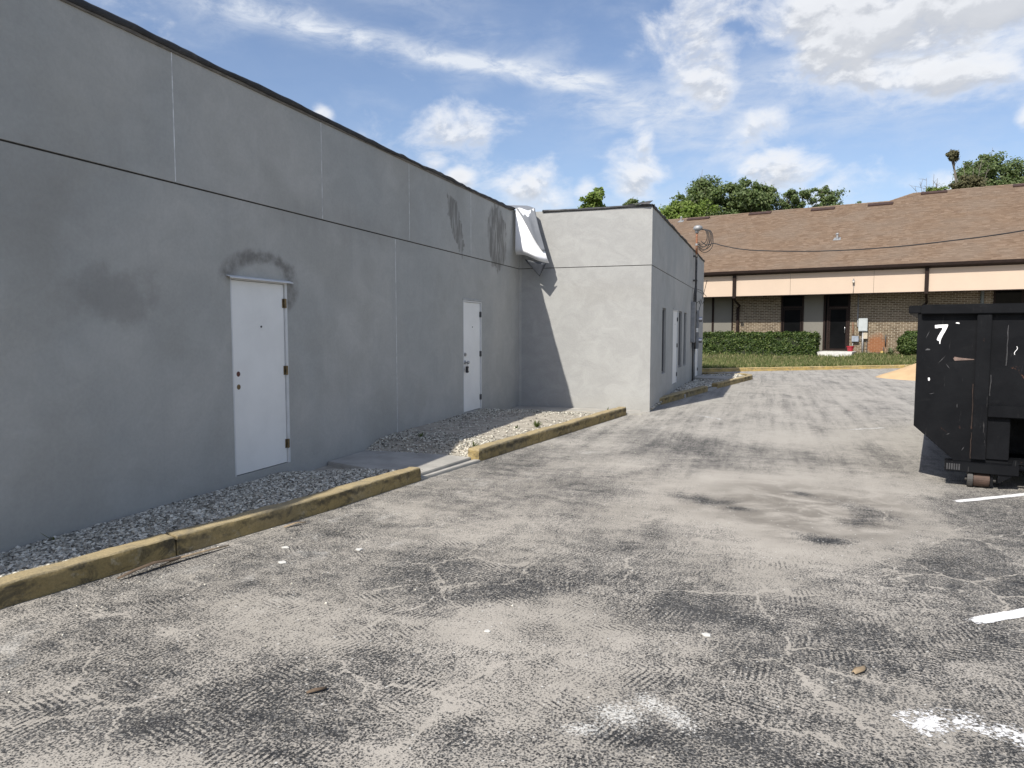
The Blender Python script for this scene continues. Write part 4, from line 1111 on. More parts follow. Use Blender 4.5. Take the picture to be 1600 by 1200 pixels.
gp = thing('gas_pipe', 'thin black bent pipe at the foot of the rust stained bricks', 'pipe', far(2.0, WB - .03, .45), FRZ)
MB().tube([(-.45, -.05, .7), (-.45, -.05, .14), (-.40, -.05, .08), (.26, -.05, .10), (.32, -.05, .16), (.32, -.05, .40)], .018, 8).build('bent_pipe', DKPIPE, gp, True)
MB().tube([(.40, -.05, .48), (.40, -.05, 1.0)], .03, 8).build('stub_pipe', DKPIPE, gp, True)
MB().box(.20, .32, -.12, -.02, .08, .2).build('valve', simple('yellow_valve', (.42, .30, .1), .6), gp, bevel=.01)
# rust stain: part of the brick look (a mark on the wall itself)
def add_rust(m):
    n = NT(m.node_tree); b = m.node_tree.nodes['Principled BSDF']
    src = b.inputs['Base Color'].links[0].from_socket
    o_ = n.obj(); ou, ob, oz = n.sep(o_)
    wob = n.mul(n.sub(n.noise(o_, 3.5, 5, .6), .5), .5)
    g = gauss2(n, n.add(ou, wob), n.add(oz, wob), 1.98, .95, .48, .52)
    side = n.sm(ou, 1.50, 1.62)
    n.put(b.inputs['Base Color'], n.mix(n.mul(n.mul(n.sm(g, .12, .75), side), .75), src, (.30, .115, .045)))
add_rust(BRICK); add_rust(MORTAR)
# stoop
st = MB().box(-.66, 1.10, -.55, WB - .08, .30, .615).build('concrete_stoop', simple('white_concrete', (.56, .55, .52), .9, var=.1, bump=.3), None, bevel=.015)
st.location = FAR0; st.rotation_euler = (0, 0, FRZ); tag(st, 'pale concrete doorstep in front of the dark glass entrance', kind='structure')
pot = thing('flower_pot', 'red plastic pot standing on the doorstep by the entrance', 'pot', far(.83, WB - .45, .617), FRZ)
MB().cyl((0, 0, 0), (0, 0, .22), .12, .17, n=16).cyl((0, 0, .22), (0, 0, .27), .185, .185, n=16).build('pot_body', simple('red_plastic', (.30, .018, .03), .45, var=.1), pot, smooth=False)
MB().cyl((0, 0, .25), (0, 0, .272), .15, n=14).build('pot_soil', simple('pot_soil', (.05, .035, .025), .95), pot)

# ------------------------------------------------------------------ grass slope
def grass_z(x, y):
    q = Vector((x, y)); d0 = (q - FA).dot(Vector((-dirF.y, dirF.x)))          # distance behind the far kerb
    r = q - Vector((FAR0.x, FAR0.y)); back = r.dot(Vector((.2195, .9756)))     # position against the fascia plane
    lo = .13 + .010 * max(0, d0)
    return lo + .33 * sst(back, -3.2, 1.2)
GR = simple('lawn_soil', (.10, .088, .045), .97, var=.3, scale=2, bump=.5, bscale=20)
gv = []; nx, ny = 60, 24
for j in range(ny):
    for i in range(nx):
        s = i / (nx - 1); a = FA + dirF * (-3 + 30 * s) + Vector((-dirF.y, dirF.x)) * .17
        u = -13.0 + 27.5 * s; p1 = far(u, WB + .05, 0)
        q = a.lerp(Vector((p1.x, p1.y)), j / (ny - 1)); gv.append((q.x, q.y, grass_z(q.x, q.y) + mnoise.noise(Vector((q.x, q.y, 0))) * .02))
gf = [(j * nx + i, j * nx + i + 1, (j + 1) * nx + i + 1, (j + 1) * nx + i) for j in range(ny - 1) for i in range(nx - 1)]
tag(pydata('lawn', gv, gf, GR, smooth=True), 'lawn strip rising from the faded curb to the brick building', kind='structure')
GRASS = m_island('grass_blade', [(0, (.058, .088, .024)), (.45, (.110, .145, .044)), (.75, (.185, .190, .080)), (1, (.36, .31, .17))], .8, .25)
N = 42000
ss = RNG.uniform(0, 1, N); jj = RNG.uniform(0.0, 1, N) ** 1.3
ax_ = np.array([FA.x, FA.y]) + np.array([-dirF.y, dirF.x]) * .16
base0 = ax_[None] + np.array([dirF.x, dirF.y])[None] * (2 + 17 * ss)[:, None]
ub_ = -13.0 + 27.5 * ((2 + 3 + 17 * ss) / 30)
pt1 = np.array([FAR0.x, FAR0.y])[None] + np.stack([math.cos(FRZ) * ub_ - math.sin(FRZ) * .6, math.sin(FRZ) * ub_ + math.cos(FRZ) * .6], 1)
xy = base0 * (1 - jj[:, None]) + pt1 * jj[:, None]
zz = np.array([grass_z(a, c) for a, c in xy]) - .01
keep = np.array([mnoise.noise(Vector((a * .9, c * .9, 2))) for a, c in xy]) > RNG.uniform(-1.0, .15, N) - .1
xy, zz = xy[keep], zz[keep]; N = len(xy)
ang = RNG.uniform(0, 6.28, N); hgt = RNG.uniform(.07, .20, N); wd = RNG.uniform(.012, .028, N); ln = RNG.normal(0, .06, (N, 2))
dxy = np.stack([np.cos(ang), np.sin(ang)], 1) * wd[:, None]
V = np.zeros((N, 3, 3), np.float32)
V[:, 0, :2] = xy - dxy; V[:, 1, :2] = xy + dxy; V[:, 2, :2] = xy + ln
V[:, 0, 2] = zz; V[:, 1, 2] = zz; V[:, 2, 2] = zz + hgt
tag(np_mesh('grass', V.reshape(-1, 3), np.arange(N * 3).reshape(-1, 3), GRASS), 'rough green and straw grass before the brick building', kind='stuff')

# ------------------------------------------------------------------ leaf helper, hedge, shrubs
def leaf_mesh(name, P, size, m, parent, nrmv=None, aspect=.6, jit=.9):
    P = np.asarray(P, np.float32); N = len(P); sz = size if np.ndim(size) else np.full(N, size)
    a = RNG.normal(0, 1, (N, 3)); a /= np.linalg.norm(a, axis=1)[:, None]
    if nrmv is not None:
        a = a * jit + nrmv; a /= np.linalg.norm(a, axis=1)[:, None]
    t = np.cross(a, RNG.normal(0, 1, (N, 3))); t /= np.linalg.norm(t, axis=1)[:, None]; b_ = np.cross(a, t)
    t = t * sz[:, None]; b_ = b_ * (sz * aspect)[:, None]
    fold = a * (sz * .18)[:, None]
    V = np.stack([P - t, P - b_ + fold, P + t, P + b_ + fold], 1)
    return np_mesh(name, V.reshape(-1, 3), np.arange(N * 4).reshape(-1, 4), m, parent)
HEDGE_L = m_island('hedge_leaf', [(0, (.022, .045, .010)), (.5, (.050, .085, .020)), (.8, (.095, .135, .036)), (1, (.17, .21, .07))], .5, .25)
HEDGE_CORE = simple('hedge_twigs', (.022, .028, .012), .95, var=.4, scale=6)
def hedge(name, label, u0, u1, b0, b1, z0, z1, nleaf, cat='hedge'):
    root = thing(name, label, cat, far((u0 + u1) / 2, (b0 + b1) / 2, z0 - .03), FRZ)
    hu, hb, h = (u1 - u0) / 2, (b1 - b0) / 2, z1 - z0 + .03
    # lumpy core
    bm = bmesh.new(); bmesh.ops.create_cube(bm, size=1.0)
    bmesh.ops.subdivide_edges(bm, edges=bm.edges, cuts=14, use_grid_fill=True)
    for v in bm.verts:
        c = v.co.copy(); v.co = Vector((c.x * 2 * hu * .95, c.y * 2 * hb * .86, (c.z + .5) * h * .94))
        v.co += Vector((mnoise.noise(v.co * 2.1), mnoise.noise(v.co * 2.1 + Vector((9, 0, 0))), mnoise.noise(v.co * 2.1 + Vector((0, 9, 0))))) * .07
    me = bpy.data.meshes.new('twig_core'); bm.to_mesh(me); bm.free(); link('twig_core', me, HEDGE_CORE, root)
    P = []; NR = []
    areas = [2 * hu * h, 2 * hu * 2 * hb, 2 * hb * h, 2 * hb * h]
    for _ in range(nleaf):
        k = random.choices(range(4), areas)[0]; a = random.uniform(-1, 1); c = random.uniform(0, 1)
        if k == 0: p, q = Vector((a * hu, -hb, c * h)), Vector((0, -1, .25))
        elif k == 1: p, q = Vector((a * hu, random.uniform(-1, 1) * hb, h)), Vector((0, 0, 1))
        else:
            s = 1 if k == 2 else -1; p, q = Vector((s * hu, a * hb, c * h)), Vector((s, 0, .25))
        lump = mnoise.noise(p * 1.5) * .06 + mnoise.noise(p * 4.6 + Vector((3, 1, 7))) * .13
        dep = random.random() ** 2 * .15 - (random.random() < .05) * .07
        p = p + q.normalized() * (lump - dep + random.gauss(0, .012)); P.append(p); NR.append(q)
    leaf_mesh('foliage', np.array([p[:] for p in P]), RNG.uniform(.032, .066, len(P)), HEDGE_L, root, np.array([q[:] for q in NR]))
    return root
hedge('boxwood_hedge', 'long clipped dark green hedge under the windows of the brick building', -9.5, -.55, -.85, .25, .20, 1.53, 30000)
def shrub(name, label, loc, r, h, nleaf, m, lsize=(.03, .055)):
    root = thing(name, label, 'shrub', loc)
    P = []; NR = []
    for _ in range(nleaf):
        th = random.uniform(0, 6.283); ph = math.acos(random.uniform(-.75, 1)); d = Vector((math.sin(ph) * math.cos(th), math.sin(ph) * math.sin(th), math.cos(ph)))
        rr = (1 + mnoise.noise(d * 2.2 + Vector((loc[0], 0, 0))) * .22 + mnoise.noise(d * 6) * .14) * (1 - random.random() ** 2 * .3)
        p = Vector((d.x * r * rr, d.y * r * rr, h * .48 + d.z * h * .5 * rr)); P.append(p[:]); NR.append(d[:])
    leaf_mesh('foliage', P, RNG.uniform(*lsize, len(P)), m, root, np.array(NR))
    MB().sphere((0, 0, h * .47), 1, (r * .72, r * .72, h * .36), 14, 9).build('twig_core', HEDGE_CORE, root, True)
    return root
shrub('round_shrub', 'rounded bright green shrub beside the dumpster against the brick wall', far(3.70, .35, .40), .72, 1.28, 9000, HEDGE_L)
shrub('round_shrub', 'low green shrub mostly behind the dumpster', far(5.6, .35, .40), .8, 1.2, 5000, HEDGE_L)
SPIKE = m_island('spiky_leaf', [(0, (.08, .11, .05)), (1, (.20, .23, .12))], .6, .2)
yc = thing('spiky_plant', 'spiky pale green plant at the foot of the rounded shrub', 'plant', far(2.75, .2, .42))
v = []; f = []
for i in range(70):
    a = random.uniform(0, 6.283); e = random.uniform(.25, 1.3); L = random.uniform(.35, .62); d = Vector((math.cos(a) * math.cos(e), math.sin(a) * math.cos(e), math.sin(e))); s = Vector((-math.sin(a), math.cos(a), 0)) * .022
    m_ = d * L * .55 + Vector((0, 0, .03)); t = d * L - Vector((0, 0, .12 * math.cos(e))); k = len(v)
    v += [-s * .7, s * .7, m_ + s, m_ - s, t]; f += [(k, k + 1, k + 2, k + 3), (k + 3, k + 2, k + 4)]
pydata('leaves', v, f, SPIKE, yc)
MB().sphere((0, 0, .05), .09).build('crown_base', HEDGE_CORE, yc, True)

# ------------------------------------------------------------------ sand pile
SANDM = simple('orange_builders_sand', (.50, .345, .19), .95, var=.10, scale=2, bump=.6, bscale=40)
def mound(name, cx_, cy_, rx, ry, h, m):
    v = []; f = []; nr, na = 14, 36
    for i in range(nr + 1):
        for k in range(na):
            t = i / nr; a = 2 * math.pi * k / na
            wob = 1 + .16 * mnoise.noise(Vector((math.cos(a) * 1.4, math.sin(a) * 1.4, 2)))
            x, y = t * rx * wob * math.cos(a), t * ry * wob * math.sin(a)
            z = h * (1 - t) ** 1.05 * (1 + .12 * mnoise.noise(Vector((x * 1.3, y * 1.3, 0)))) + (0.0 if t > .97 else .01)
            z = min(z, h * .86 + .05 * h * mnoise.noise(Vector((x * 3, y * 3, 1))))
            v.append((x, y, z + (.004 if t < 1 else -.02)))
    for i in range(nr):
        for k in range(na): f.append((i * na + k, (i + 1) * na + k, (i + 1) * na + (k + 1) % na, i * na + (k + 1) % na))
    o = pydata(name, v, f, m, smooth=True); o.location = (cx_, cy_, .0); return o
tag(mound('sand_pile', 6.3, 28.9, 2.6, 2.2, 1.0, SANDM), 'heap of orange sand behind the black dumpster', 'sand pile')

# ================================================================== DUMPSTER (seen from its end)
def m_black():
    m, n, b = mat('scuffed_black_steel', .42, .0, .14)
    p = n.obj()
    c = n.mix(n.sm(n.noise(p, 2.2, 7, .65, .4), .35, .7), (.0026, .003, .0042), (.006, .0066, .008))
    dust = n.sm(n.noise(n.mapping(p, sc=(1.5, 1.5, 4)), 2.4, 8, .7, .5), .56, .80)
    c = n.mix(n.mul(dust, .07), c, (.10, .10, .10))
    scr = n.sm(n.noise(n.mapping(p, rot=(0, R(12), 0), sc=(18, 18, 1.6)), 1.4, 6, .7), .63, .70)
    c = n.mix(n.mul(scr, .22), c, (.13, .125, .12))
    sc2 = n.sm(n.noise(n.mapping(p, rot=(0, R(-55), 0), sc=(26, 26, 2.2)), 1.2, 6, .7), .645, .69)
    c = n.mix(n.mul(sc2, .25), c, (.15, .145, .14))
    rust = n.sm(n.noise(p, 4.6, 8, .75, .6), .645, .70)
    c = n.mix(n.mul(rust, .8), c, (.16, .075, .045))
    n.put(b.inputs['Base Color'], c)
    n.put(b.inputs['Roughness'], n.sm(n.noise(p, 5, 6, .6), .3, .7, .45, .7))
    n.put(b.inputs['Normal'], n.bump(n.add(n.noise(p, 1.6, 3, .5), n.mul(n.noise(p, 40, 4, .6), .08)), .35, .02))
    return m
BLK = m_black()
CHIP = simple('bare_rusted_chip', (.17, .12, .10), .8, .1, var=.25, scale=20)
OLDRUST = simple('old_dark_rust', (.034, .021, .016), .9, var=.4, scale=20)
SCUFF = simple('grey_scuff', (.045, .045, .047), .8, var=.3, scale=30)
WPAINT = simple('white_brush_paint', (.80, .80, .79), .6, var=.05)
dm = thing('roll_off_dumpster', 'black scuffed steel roll off dumpster marked with a white 7', 'dumpster', (1.54, 8.95, 0), R(-11.0))
DW_, DL, ZT, ZC, ZB = 2.40, 5.6, 1.86, .62, .27
CX = DW_ / 2
def end_face(y, th):
    o = MB()
    out = [(0, ZC), (.39, ZB), (.88, ZB), (.88, .76), (1.52, .76), (1.52, ZB), (DW_ - .39, ZB), (DW_, ZC), (DW_, ZT), (0, ZT)]
    return o.prism(out, 'y', y, y + th)
end_face(0, .012).build('end_panel', BLK, dm)
end_face(DL, .012).build('end_panel', BLK, dm)
for sx in (0, 1):
    def X_(x): return x if sx == 0 else DW_ - x
    lo, hi = sorted((X_(0), X_(.012)))
    MB().box(lo, hi, .012, DL, ZC, ZT).build('side_panel', BLK, dm)
    MB().raw([(X_(0), .012, ZC), (X_(.39), .012, ZB), (X_(.39), DL, ZB), (X_(0), DL, ZC), (X_(.012), .012, ZC + .01), (X_(.39), .012, ZB + .014), (X_(.39), DL, ZB + .014), (X_(.012), DL, ZC + .01)],
             [(0, 1, 2, 3), (4, 7, 6, 5), (0, 3, 7, 4), (1, 5, 6, 2), (0, 4, 5, 1), (3, 2, 6, 7)]).build('sloped_panel', BLK, dm)
    # top rail along the side stands out beyond the panel
    lo, hi = sorted((X_(-.09), X_(.03)))
    MB().box(lo, hi, -.02, DL + .04, ZT - .01, ZT + .075).build('top_rail', BLK, dm, bevel=.008)
MB().box(.032, DW_ - .032, -.075, .03, ZT - .022, ZT + .083).build('top_rail', BLK, dm, bevel=.009)
MB().box(.032, DW_ - .032, DL - .02, DL + .075, ZT - .022, ZT + .083).build('top_rail', BLK, dm, bevel=.009)
MB().box(.39, DW_ - .39, .012, DL, ZB, ZB + .012).build('floor_plate', BLK, dm)
MB().prism([(.88, .27), (1.52, .27), (1.52, .76), (.88, .76)], 'y', .75, .77).build('recess_panel', BLK, dm)
MB().box(.88, 1.52, .012, .75, .745, .757).build('recess_panel', BLK, dm); MB().box(.868, .88, .012, .75, .27, .757).build('recess_panel', BLK, dm); MB().box(1.52, 1.532, .012, .75, .27, .757).build('recess_panel', BLK, dm)
for u in (.545, DW_ - .545 - .13):
    MB().box(u, u + .13, -.055, -.001, ZB + .03, ZT - .024).build('end_post', BLK, dm, bevel=.006)
MB().box(.677, DW_ - .677, -.075, -.001, .76, .885).build('cross_rail', BLK, dm, bevel=.006)
for u in (.40, DW_ - .40):     # lower stiffener plates beside the recess
    pass
MB().box(.68, .875, -.022, -.001, .31, .758).build('stiffener', BLK, dm, bevel=.004); MB().box(DW_ - .875, DW_ - .68, -.022, -.001, .31, .758).build('stiffener', BLK, dm, bevel=.004)
for u0, u1 in ((.31, .965), (DW_ - .965, DW_ - .31)):
    MB().box(u0, u1, -.11, .10, .165, .268).build('bottom_rail', BLK, dm, bevel=.005)
    MB().prism([(u0 + .48, .165), (u0 + .62, .165), (u0 + .48, .07)], 'y', -.09, -.075).build('gusset', BLK, dm)
MB().prism([(.90, .268), (.965, .268), (.94, .33), (.915, .33)], 'y', -.10, -.06).build('gusset', BLK, dm)
MB().tube([(.965, -.04, .235), (DW_ - .965, -.04, .235)], .030, 10).build('cable_bar', BLK, dm, True)
for u in (.70, DW_ - .70 - .09):
    MB().box(u, u + .09, .10, DL - .05, .13, .268).build('skid_beam', BLK, dm)
for u, s in ((.575, 1), (DW_ - .575, -1)):
    wy = -.015
    wl = MB().cyl((u, wy, .088), (u + .145 * s, wy, .088), .078, n=22).build('wheel', simple('worn_brown_roller', (.07, .044, .033), .7, .3, var=.35, scale=14), dm, bevel=.004)
    MB().cyl((u - .055 * s, wy, .093), (u - .004 * s, wy, .093), .093, n=22).build('wheel_flange', DKPIPE, wl, bevel=.006)
    MB().cyl((u - .075 * s, wy, .088), (u + .20 * s, wy, .088), .022, n=10).build('axle', DKPIPE, wl)
    MB().box(u + .150 * s if s > 0 else u - .175, u + .175 if s > 0 else u - .150, wy - .05, wy + .07, .03, .168).build('wheel_bracket', BLK, wl)
# painted 7, drips, S mark and chips on the end panel
def flat(name, pts, y=-.003, m=WPAINT, label=None, th=.0025):
    o = MB().prism(pts, 'y', y, y + th).build(name, m, dm)
    if label: o['label'] = label
    return o
flat('painted_number', [(.165, 1.690), (.163, 1.722), (.20, 1.727), (.246, 1.729), (.281, 1.730), (.286, 1.722), (.277, 1.690), (.262, 1.655), (.243, 1.615), (.228, 1.578), (.222, 1.556), (.220, 1.520), (.213, 1.520), (.209, 1.552), (.194, 1.556), (.186, 1.566), (.196, 1.602), (.217, 1.645), (.236, 1.683), (.228, 1.694), (.205, 1.694), (.185, 1.688)], label='hand painted white number 7')
flat('paint_splash', [(.352, 1.742), (.362, 1.752), (.380, 1.750), (.390, 1.743), (.388, 1.735), (.370, 1.737)])
flat('paint_splash', [(.118, 1.15), (.133, 1.155), (.138, 1.135), (.134, 1.118), (.122, 1.120)])
sp = []
for t in np.linspace(0, 1, 14):
    sp.append((.895 + .012 * math.sin(t * 5.2 + .4), -.0045, 1.50 - .085 * t))
MB().tube(sp, .0035, 5).build('painted_mark', WPAINT, dm)
flat('rust_chip', [(.345, 1.365), (.36, 1.385), (.40, 1.375), (.47, 1.368), (.535, 1.362), (.535, 1.355), (.46, 1.350), (.40, 1.345), (.36, 1.342)], m=CHIP)
flat('rust_chip', [(.08, 1.45), (.10, 1.47), (.13, 1.462), (.125, 1.452)], m=simple('dull_scuff', (.07, .07, .072), .8))

for (u, z0, z1) in ((.538, .62, 1.10), (.541, .30, .58), (.690, .98, 1.20), (.688, .60, .80), (.82, 1.30, 1.72)):
    pts = [(u + random.uniform(-.004, .004), z0 + (z1 - z0) * t) for t in np.linspace(0, 1, 7)]
    flat('rust_streak', [(a - .003, c) for a, c in pts] + [(a + random.uniform(.001, .006), c) for a, c in pts[::-1]], m=SCUFF if u > .6 else OLDRUST, y=-.0035)
for (u, z_, L, ang) in ((.10, 1.62, .10, 1.2), (.24, 1.35, .12, .9), (.30, 1.28, .07, 2.2), (.16, .98, .06, .3), (.40, .86, .05, 1.6), (.33, .55, .04, .5), (.47, .40, .05, 1.1), (1.0, 1.12, .10, 1.5), (1.1, 1.6, .14, 1.4)):
    du, dz = math.cos(ang) * L / 2, math.sin(ang) * L / 2; nu, nz = -dz / L * .008, du / L * .008
    flat('scuff', [(u - du, z_ - dz), (u + nu, z_ + nz), (u + du, z_ + dz), (u - nu, z_ - nz)], m=SCUFF)
for k in range(6): MB().box(.325 + k * .022, .338 + k * .022, -.1125, -.1105, .185, .25).build('stencil_bar', SCUFF, dm)

# ================================================================== TREES
BARK = simple('grey_bark', (.13, .115, .095), .95, var=.3, scale=5, bump=.5, bscale=20)
LEAF_A = m_island('bright_leaf', [(0, (.09, .145, .022)), (.5, (.15, .215, .042)), (1, (.23, .29, .085))], .6, .35)
LEAF_B = m_island('oak_leaf', [(0, (.060, .095, .030)), (.5, (.110, .155, .056)), (1, (.19, .23, .105))], .6, .35)
LEAF_C = m_island('dry_leaf', [(0, (.06, .06, .028)), (1, (.13, .12, .06))], .7, .2)
def tree(name, label, base, topz, clumps, m, lpc, lsize, trunk_r=.16, bare=(), group='trees behind the brick building'):
    """clumps: (dx, dy, z, r) crown masses; limbs run to each; bare: leafless twig tips"""
    clumps = [(a, c, e, r * 1.22) for a, c, e, r in clumps]; lpc = lpc * 1.25
    root = thing(name, label, 'tree', (base[0], base[1], 0), 0, group)
    lowz = min(c[2] for c in clumps) if clumps else topz * .6
    fork = Vector((0, 0, lowz * .62))
    MB().tube([(0, 0, -.2), (.05, .03, fork.z * .5), fork], [trunk_r * 1.25, trunk_r, trunk_r * .75], 8).build('trunk', BARK, root, True)
    lb = MB()
    for (x, y, z, r) in list(clumps):
        e = Vector((x, y, z + r * .3)); mp = fork.lerp(e, .5) + Vector((random.gauss(0, .15), random.gauss(0, .15), .2))
        lb.tube([fork - Vector((0, 0, .1)), mp, e], [trunk_r * .5, trunk_r * .3, .02], 6)
        for _ in range(5):
            t = e + Vector((random.gauss(0, 1), random.gauss(0, 1), random.gauss(.3, .8))).normalized() * r * random.uniform(.6, 1.1)
            lb.tube([mp.lerp(e, .7), e.lerp(t, .5) + Vector((0, 0, .08)), t], [.035, .02, .008], 4)
    for (x, y, z) in bare:
        e = Vector((x, y, z)); mp = fork.lerp(e, .55) + Vector((random.gauss(0, .1), 0, .1))
        lb.tube([fork, mp, e], [trunk_r * .4, .04, .012], 5)
        for _ in range(6):
            s = mp.lerp(e, random.uniform(.3, .95)); t = s + Vector((random.gauss(0, .5), random.gauss(0, .4), abs(random.gauss(.35, .25))))
            lb.tube([s, s.lerp(t, .5) + Vector((0, 0, .04)), t], [.022, .016, .007], 4)
    lb.build('branches', BARK, root, True)
    P = []; NR = []
    for (x, y, z, r) in clumps:
        subs = [Vector((x, y, z)) + Vector((random.gauss(0, .56), random.gauss(0, .5), random.gauss(0, .42))) * r for _ in range(max(7, int(16 * r)))]
        for s in subs:
            sr = r * random.choice((.30, .38, .46, .55, .65))
            for _ in range(int(lpc / len(subs) * r)):
                d = Vector((random.gauss(0, 1), random.gauss(0, 1), random.gauss(0, 1))).normalized()
                q = d * sr * (random.random() ** .5 + (random.random() ** 6) * .7); q.z *= .75
                P.append((s + q)[:]); NR.append((d + Vector((0, -.35, .5)))[:])
    if P: leaf_mesh('crown', P, RNG.uniform(lsize * .6, lsize * 1.25, len(P)), m, root, np.array(NR), .62, 1.1)
    return root
def cl(n, w, z0, z1, r0, r1, dep=1.0, skew=0.0):
    out = []
    for i in range(n):
        z = random.uniform(z0, z1); t = (z - z0) / max(.01, z1 - z0)
        out.append((random.uniform(-1, 1) * w * (1 - .45 * t) + skew * t, random.uniform(-1, 1) * dep, z, random.uniform(r0, r1)))
    return out
tree('bushy_tree', 'bright green bushy tree low behind the left end of the brown roof', (-7.4, 64), 13, cl(13, 2.0, 9.6, 11.7, .7, 1.1) + [(-.6, 0, 12.0, .7), (.9, 0, 12.1, .7)], LEAF_A, 1300, .12)
tree('oak_tree', 'tallest dark green tree rising above the bright bushy tree', (-5.6, 67), 15, cl(11, 1.7, 10.6, 13.6, .7, 1.0) + [(-.3, 0, 14.5, .85), (.4, .2, 14.0, .8), (-1.4, 0, 13.2, .7)], LEAF_B, 1200, .12)
tree('oak_tree', 'broad dark green tree in the middle of the group above the roof vents', (-2.5, 68), 14, cl(14, 2.3, 10.6, 13.2, .65, .95) + [(-.4, 0, 14.1, .7), (.6, 0, 13.9, .7)], LEAF_B, 1150, .12, bare=[(1.7, 0, 13.4)])
tree('oak_tree', 'rounded green tree right of the broad dark green one', (-.35, 69), 14, cl(10, 1.7, 10.8, 13.3, .6, .85) + [(.0, 0, 14.0, .65)], LEAF_B, 1100, .12, bare=[(.9, 0, 13.7), (-.9, 0, 13.6)])
tree('oak_tree', 'thin airy tree leaning right at the end of the tree group', (1.2, 69.5), 14, [(-.7, 0, 11.8, .8), (.3, .3, 11.6, .8), (1.2, 0, 11.6, .7), (.5, 0, 12.3, .6), (1.0, 0, 13.0, .6), (1.5, 0, 13.4, .5), (.2, 0, 13.4, .55), (.6, .3, 13.6, .4), (-.3, 0, 12.4, .6)], LEAF_B, 800, .11, .1, bare=[(1.9, 0, 12.4), (-.2, 0, 13.6)])
tree('oak_tree', 'sparse lone tree with open twigs over the third roof vent', (4.3, 70.5), 14, [(-.1, 0, 13.9, .5), (.7, 0, 13.3, .6), (.2, 0, 12.8, .55), (.9, 0, 12.5, .55), (-.1, .2, 13.2, .4), (.5, 0, 12.0, .6)], LEAF_B, 800, .11, .1, bare=[(-1.0, 0, 13.3), (-1.2, 0, 12.8), (-.6, 0, 13.0)])
tree('young_tree', 'small round tree top showing above the hanging membrane side of the wing roof', (-13.6, 60), 13, cl(5, .6, 11.6, 12.7, .4, .62) + [(0, 0, 13.1, .45)], LEAF_A, 1000, .12, .1)
tree('young_tree', 'tree top just peeping over the corner flap of the wing roof', (-11.0, 61), 12, cl(4, .6, 11.0, 11.9, .4, .6) + [(0, 0, 12.4, .35)], LEAF_B, 900, .12, .1)
tree('young_tree', 'tiny tree tip over the ridge between the third and fourth vents', (7.6, 78), 14, [(0, 0, 13.2, .5), (.4, 0, 13.5, .4), (-.5, 0, 13.4, .35)], LEAF_B, 700, .12, .1)
tree('bare_tree', 'twiggy half bare tree left of the mistletoe tree over the higher ridge', (13.7, 76), 15, [(.3, 0, 14.3, .6), (.9, 0, 14.1, .6), (-.3, 0, 14.1, .45)], LEAF_A, 600, .11, .12, bare=[(-.9, 0, 15.3), (.2, 0, 15.9), (.5, 0, 15.5), (-.4, 0, 15.6), (-1.3, 0, 14.9)])
tree('mistletoe_tree', 'leaning tree with one dark leaf ball on a bare branch against the sky', (16.6, 75), 17, [(-1.5, 0, 17.0, .30), (-1.45, 0, 17.25, .30), (-1.6, 0, 17.45, .26), (-.2, 0, 14.6, .6), (.4, 0, 14.5, .7), (-1.0, 0, 14.4, .5)], LEAF_C, 1100, .11, .13, bare=[(-1.5, 0, 17.2), (-.6, 0, 16.4), (.8, 0, 16.8), (1.3, 0, 16.2), (.2, 0, 16.0)])
tree('oak_tree', 'large leafy oak above the higher ridge near the right edge', (18.6, 78), 17, cl(9, 2.3, 14.4, 15.9, .7, 1.0) + [(.2, 0, 16.9, .85), (-.9, 0, 16.5, .75), (1.2, 0, 16.4, .8), (-1.9, 0, 15.9, .6)], LEAF_B, 1150, .12, bare=[(-2.4, 0, 16.6)])
tree('oak_tree', 'oak crown cut by the right edge of the view', (22.3, 79), 16, cl(8, 1.8, 14.2, 15.6, .7, 1.0) + [(0, 0, 16.0, .8), (1.5, 0, 16.4, .9)], LEAF_B, 1100, .12)

# ================================================================== SMALL THINGS ON THE GROUND
STRAW = simple('dry_palm_strip', (.30, .225, .14), .85, var=.3, scale=12)
DKLEAF = simple('dark_dry_leaf', (.10, .07, .045), .85, var=.3, scale=12)
def strip(name, pts, wdt, m, label, cat='leaf'):
    v = []; f = []
    P3 = [Vector(p) for p in pts]; n = len(P3)
    for i, p in enumerate(P3):
        d = (P3[min(i + 1, n - 1)] - P3[max(0, i - 1)]).normalized(); s = Vector((-d.y, d.x, 0)) * wdt * math.sin(math.pi * (i + .4) / (n - .2)) * .5
        v += [p - s, p + Vector((0, 0, wdt * .2)), p + s]
    for i in range(n - 1):
        for k in range(2): f.append((i * 3 + k, i * 3 + k + 1, (i + 1) * 3 + k + 1, (i + 1) * 3 + k))
    o = pydata(name, v, f, m, smooth=True); o.modifiers.new('thick', 'SOLIDIFY').thickness = .003
    return tag(o, label, cat)
strip('palm_strip', [(-4.04, 3.56, .012), (-4.02, 3.68, .035), (-4.0, 3.82, .045), (-3.97, 3.96, .03), (-3.95, 4.12, .015)], .05, DKLEAF, 'dark curled palm strip lying against the near yellow curb')
strip('palm_strip', [(-3.98, 3.86, .012), (-3.96, 4.02, .025), (-3.92, 4.22, .02), (-3.87, 4.42, .012)], .035, STRAW, 'straw coloured palm strip beside the dark curled one')
strip('palm_strip', [(-3.80, 5.0, .01), (-3.77, 5.12, .02), (-3.72, 5.2, .01)], .03, STRAW, 'short pale dry leaf at the curb below its stained middle')
strip('dry_leaf', [(.43, 3.74, .008), (.46, 3.78, .016), (.49, 3.83, .008)], .045, STRAW, 'single tan dry leaf on the open asphalt')
strip('dry_leaf', [(-1.95, 2.7, .008), (-1.92, 2.73, .014), (-1.89, 2.77, .008)], .03, DKLEAF, 'small dark leaf on the asphalt at the lower left')
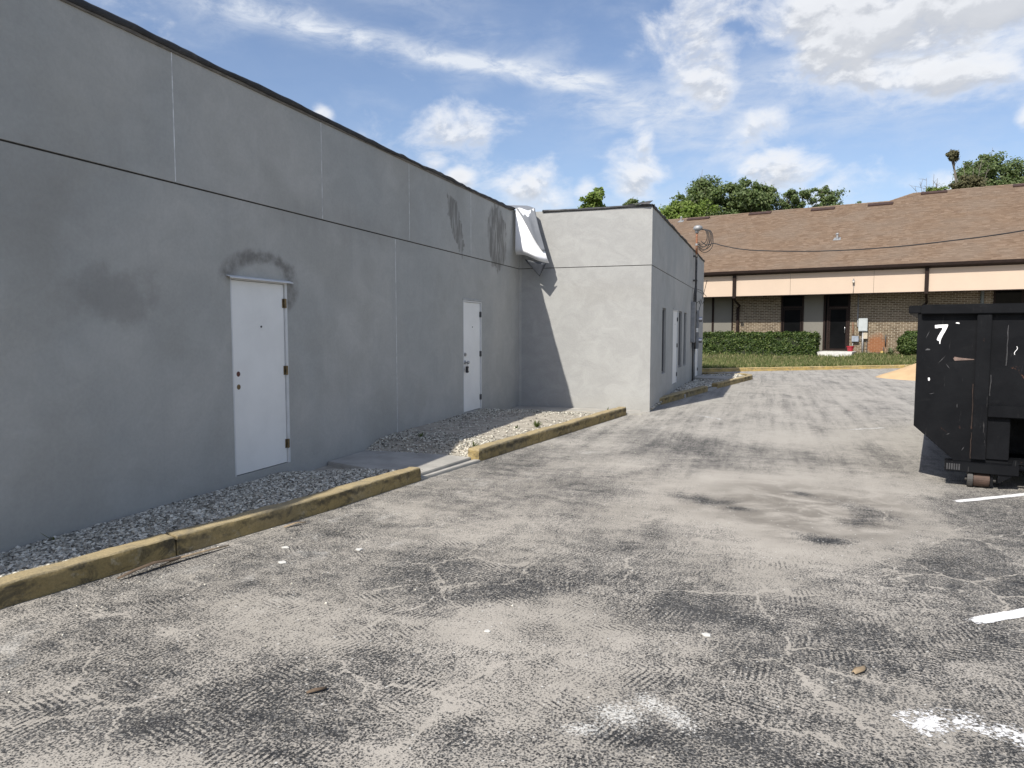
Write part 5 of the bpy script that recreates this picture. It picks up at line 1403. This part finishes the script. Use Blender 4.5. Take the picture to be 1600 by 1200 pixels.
CH = simple('white_plaster', (.58, .57, .53), .85, var=.1, scale=30)
def chip(x, y, r, label):
    pts = [(math.cos(a) * r * random.uniform(.45, 1.0), math.sin(a) * r * random.uniform(.3, .8)) for a in np.linspace(0, 6.283, 8)[:-1]]
    o = MB().prism(pts, 'z', -.002, .005).build('plaster_chip', CH, None, bevel=.002); o.location = (x, y, .003)
    tag(o, label, 'chip', 'white plaster chips on the asphalt')
chip(-.275, 3.975, .036, 'white plaster chip alone on the asphalt in the middle foreground')
chip(-3.25, 4.24, .05, 'flat white plaster chip on the asphalt closest to the near curb')
chip(-2.89, 4.69, .045, 'white plaster chip on the asphalt opposite the near door')
chip(-3.45, 4.55, .04, 'white plaster chip close beside the near curb middle')
chip(-1.42, 3.62, .03, 'small white chip left of the middle foreground sand streaks')
WEED = m_island('weed_leaf', [(0, (.05, .08, .02)), (1, (.14, .16, .06))], .7, .25)
def weed(x, y, r, nb, label):
    root = thing('weed', label, 'weed', (x, y, bed_z(x, y)), 0, 'weeds in the gravel')
    v = []; f = []
    for _ in range(nb):
        a = random.uniform(0, 6.283); e = random.uniform(.3, 1.3); L = r * random.uniform(.3, 1); d = Vector((math.cos(a) * math.cos(e), math.sin(a) * math.cos(e), math.sin(e))); s = Vector((-math.sin(a), math.cos(a), 0)) * L * .07
        k = len(v); v += [d * L * .1, d * L * .55 + s, d * L, d * L * .55 - s]; f += [(k, k + 1, k + 2, k + 3)]
    pydata('leaves', v, f, WEED, root)
    MB().cyl((0, 0, -.01), (0, 0, .03), .006, n=6).build('stem', WEED, root)
weed(-4.55, 9.05, .11, 40, 'low weed on the shaded gravel above the concrete pad')
weed(-3.40, 10.8, .16, 60, 'spreading green weed in the sunlit sand behind the second curb')
weed(-3.62, 10.5, .10, 24, 'small weed left of the spreading one in sunlit sand')
weed(-2.86, 13.5, .18, 26, 'upright weed near the far end of the second curb')
weed(-3.62, 8.75, .12, 30, 'dry weed at the near end of the second curb')
weed(-4.98, 3.85, .14, 7, 'thin wisp of weed against the near wall on gravel')
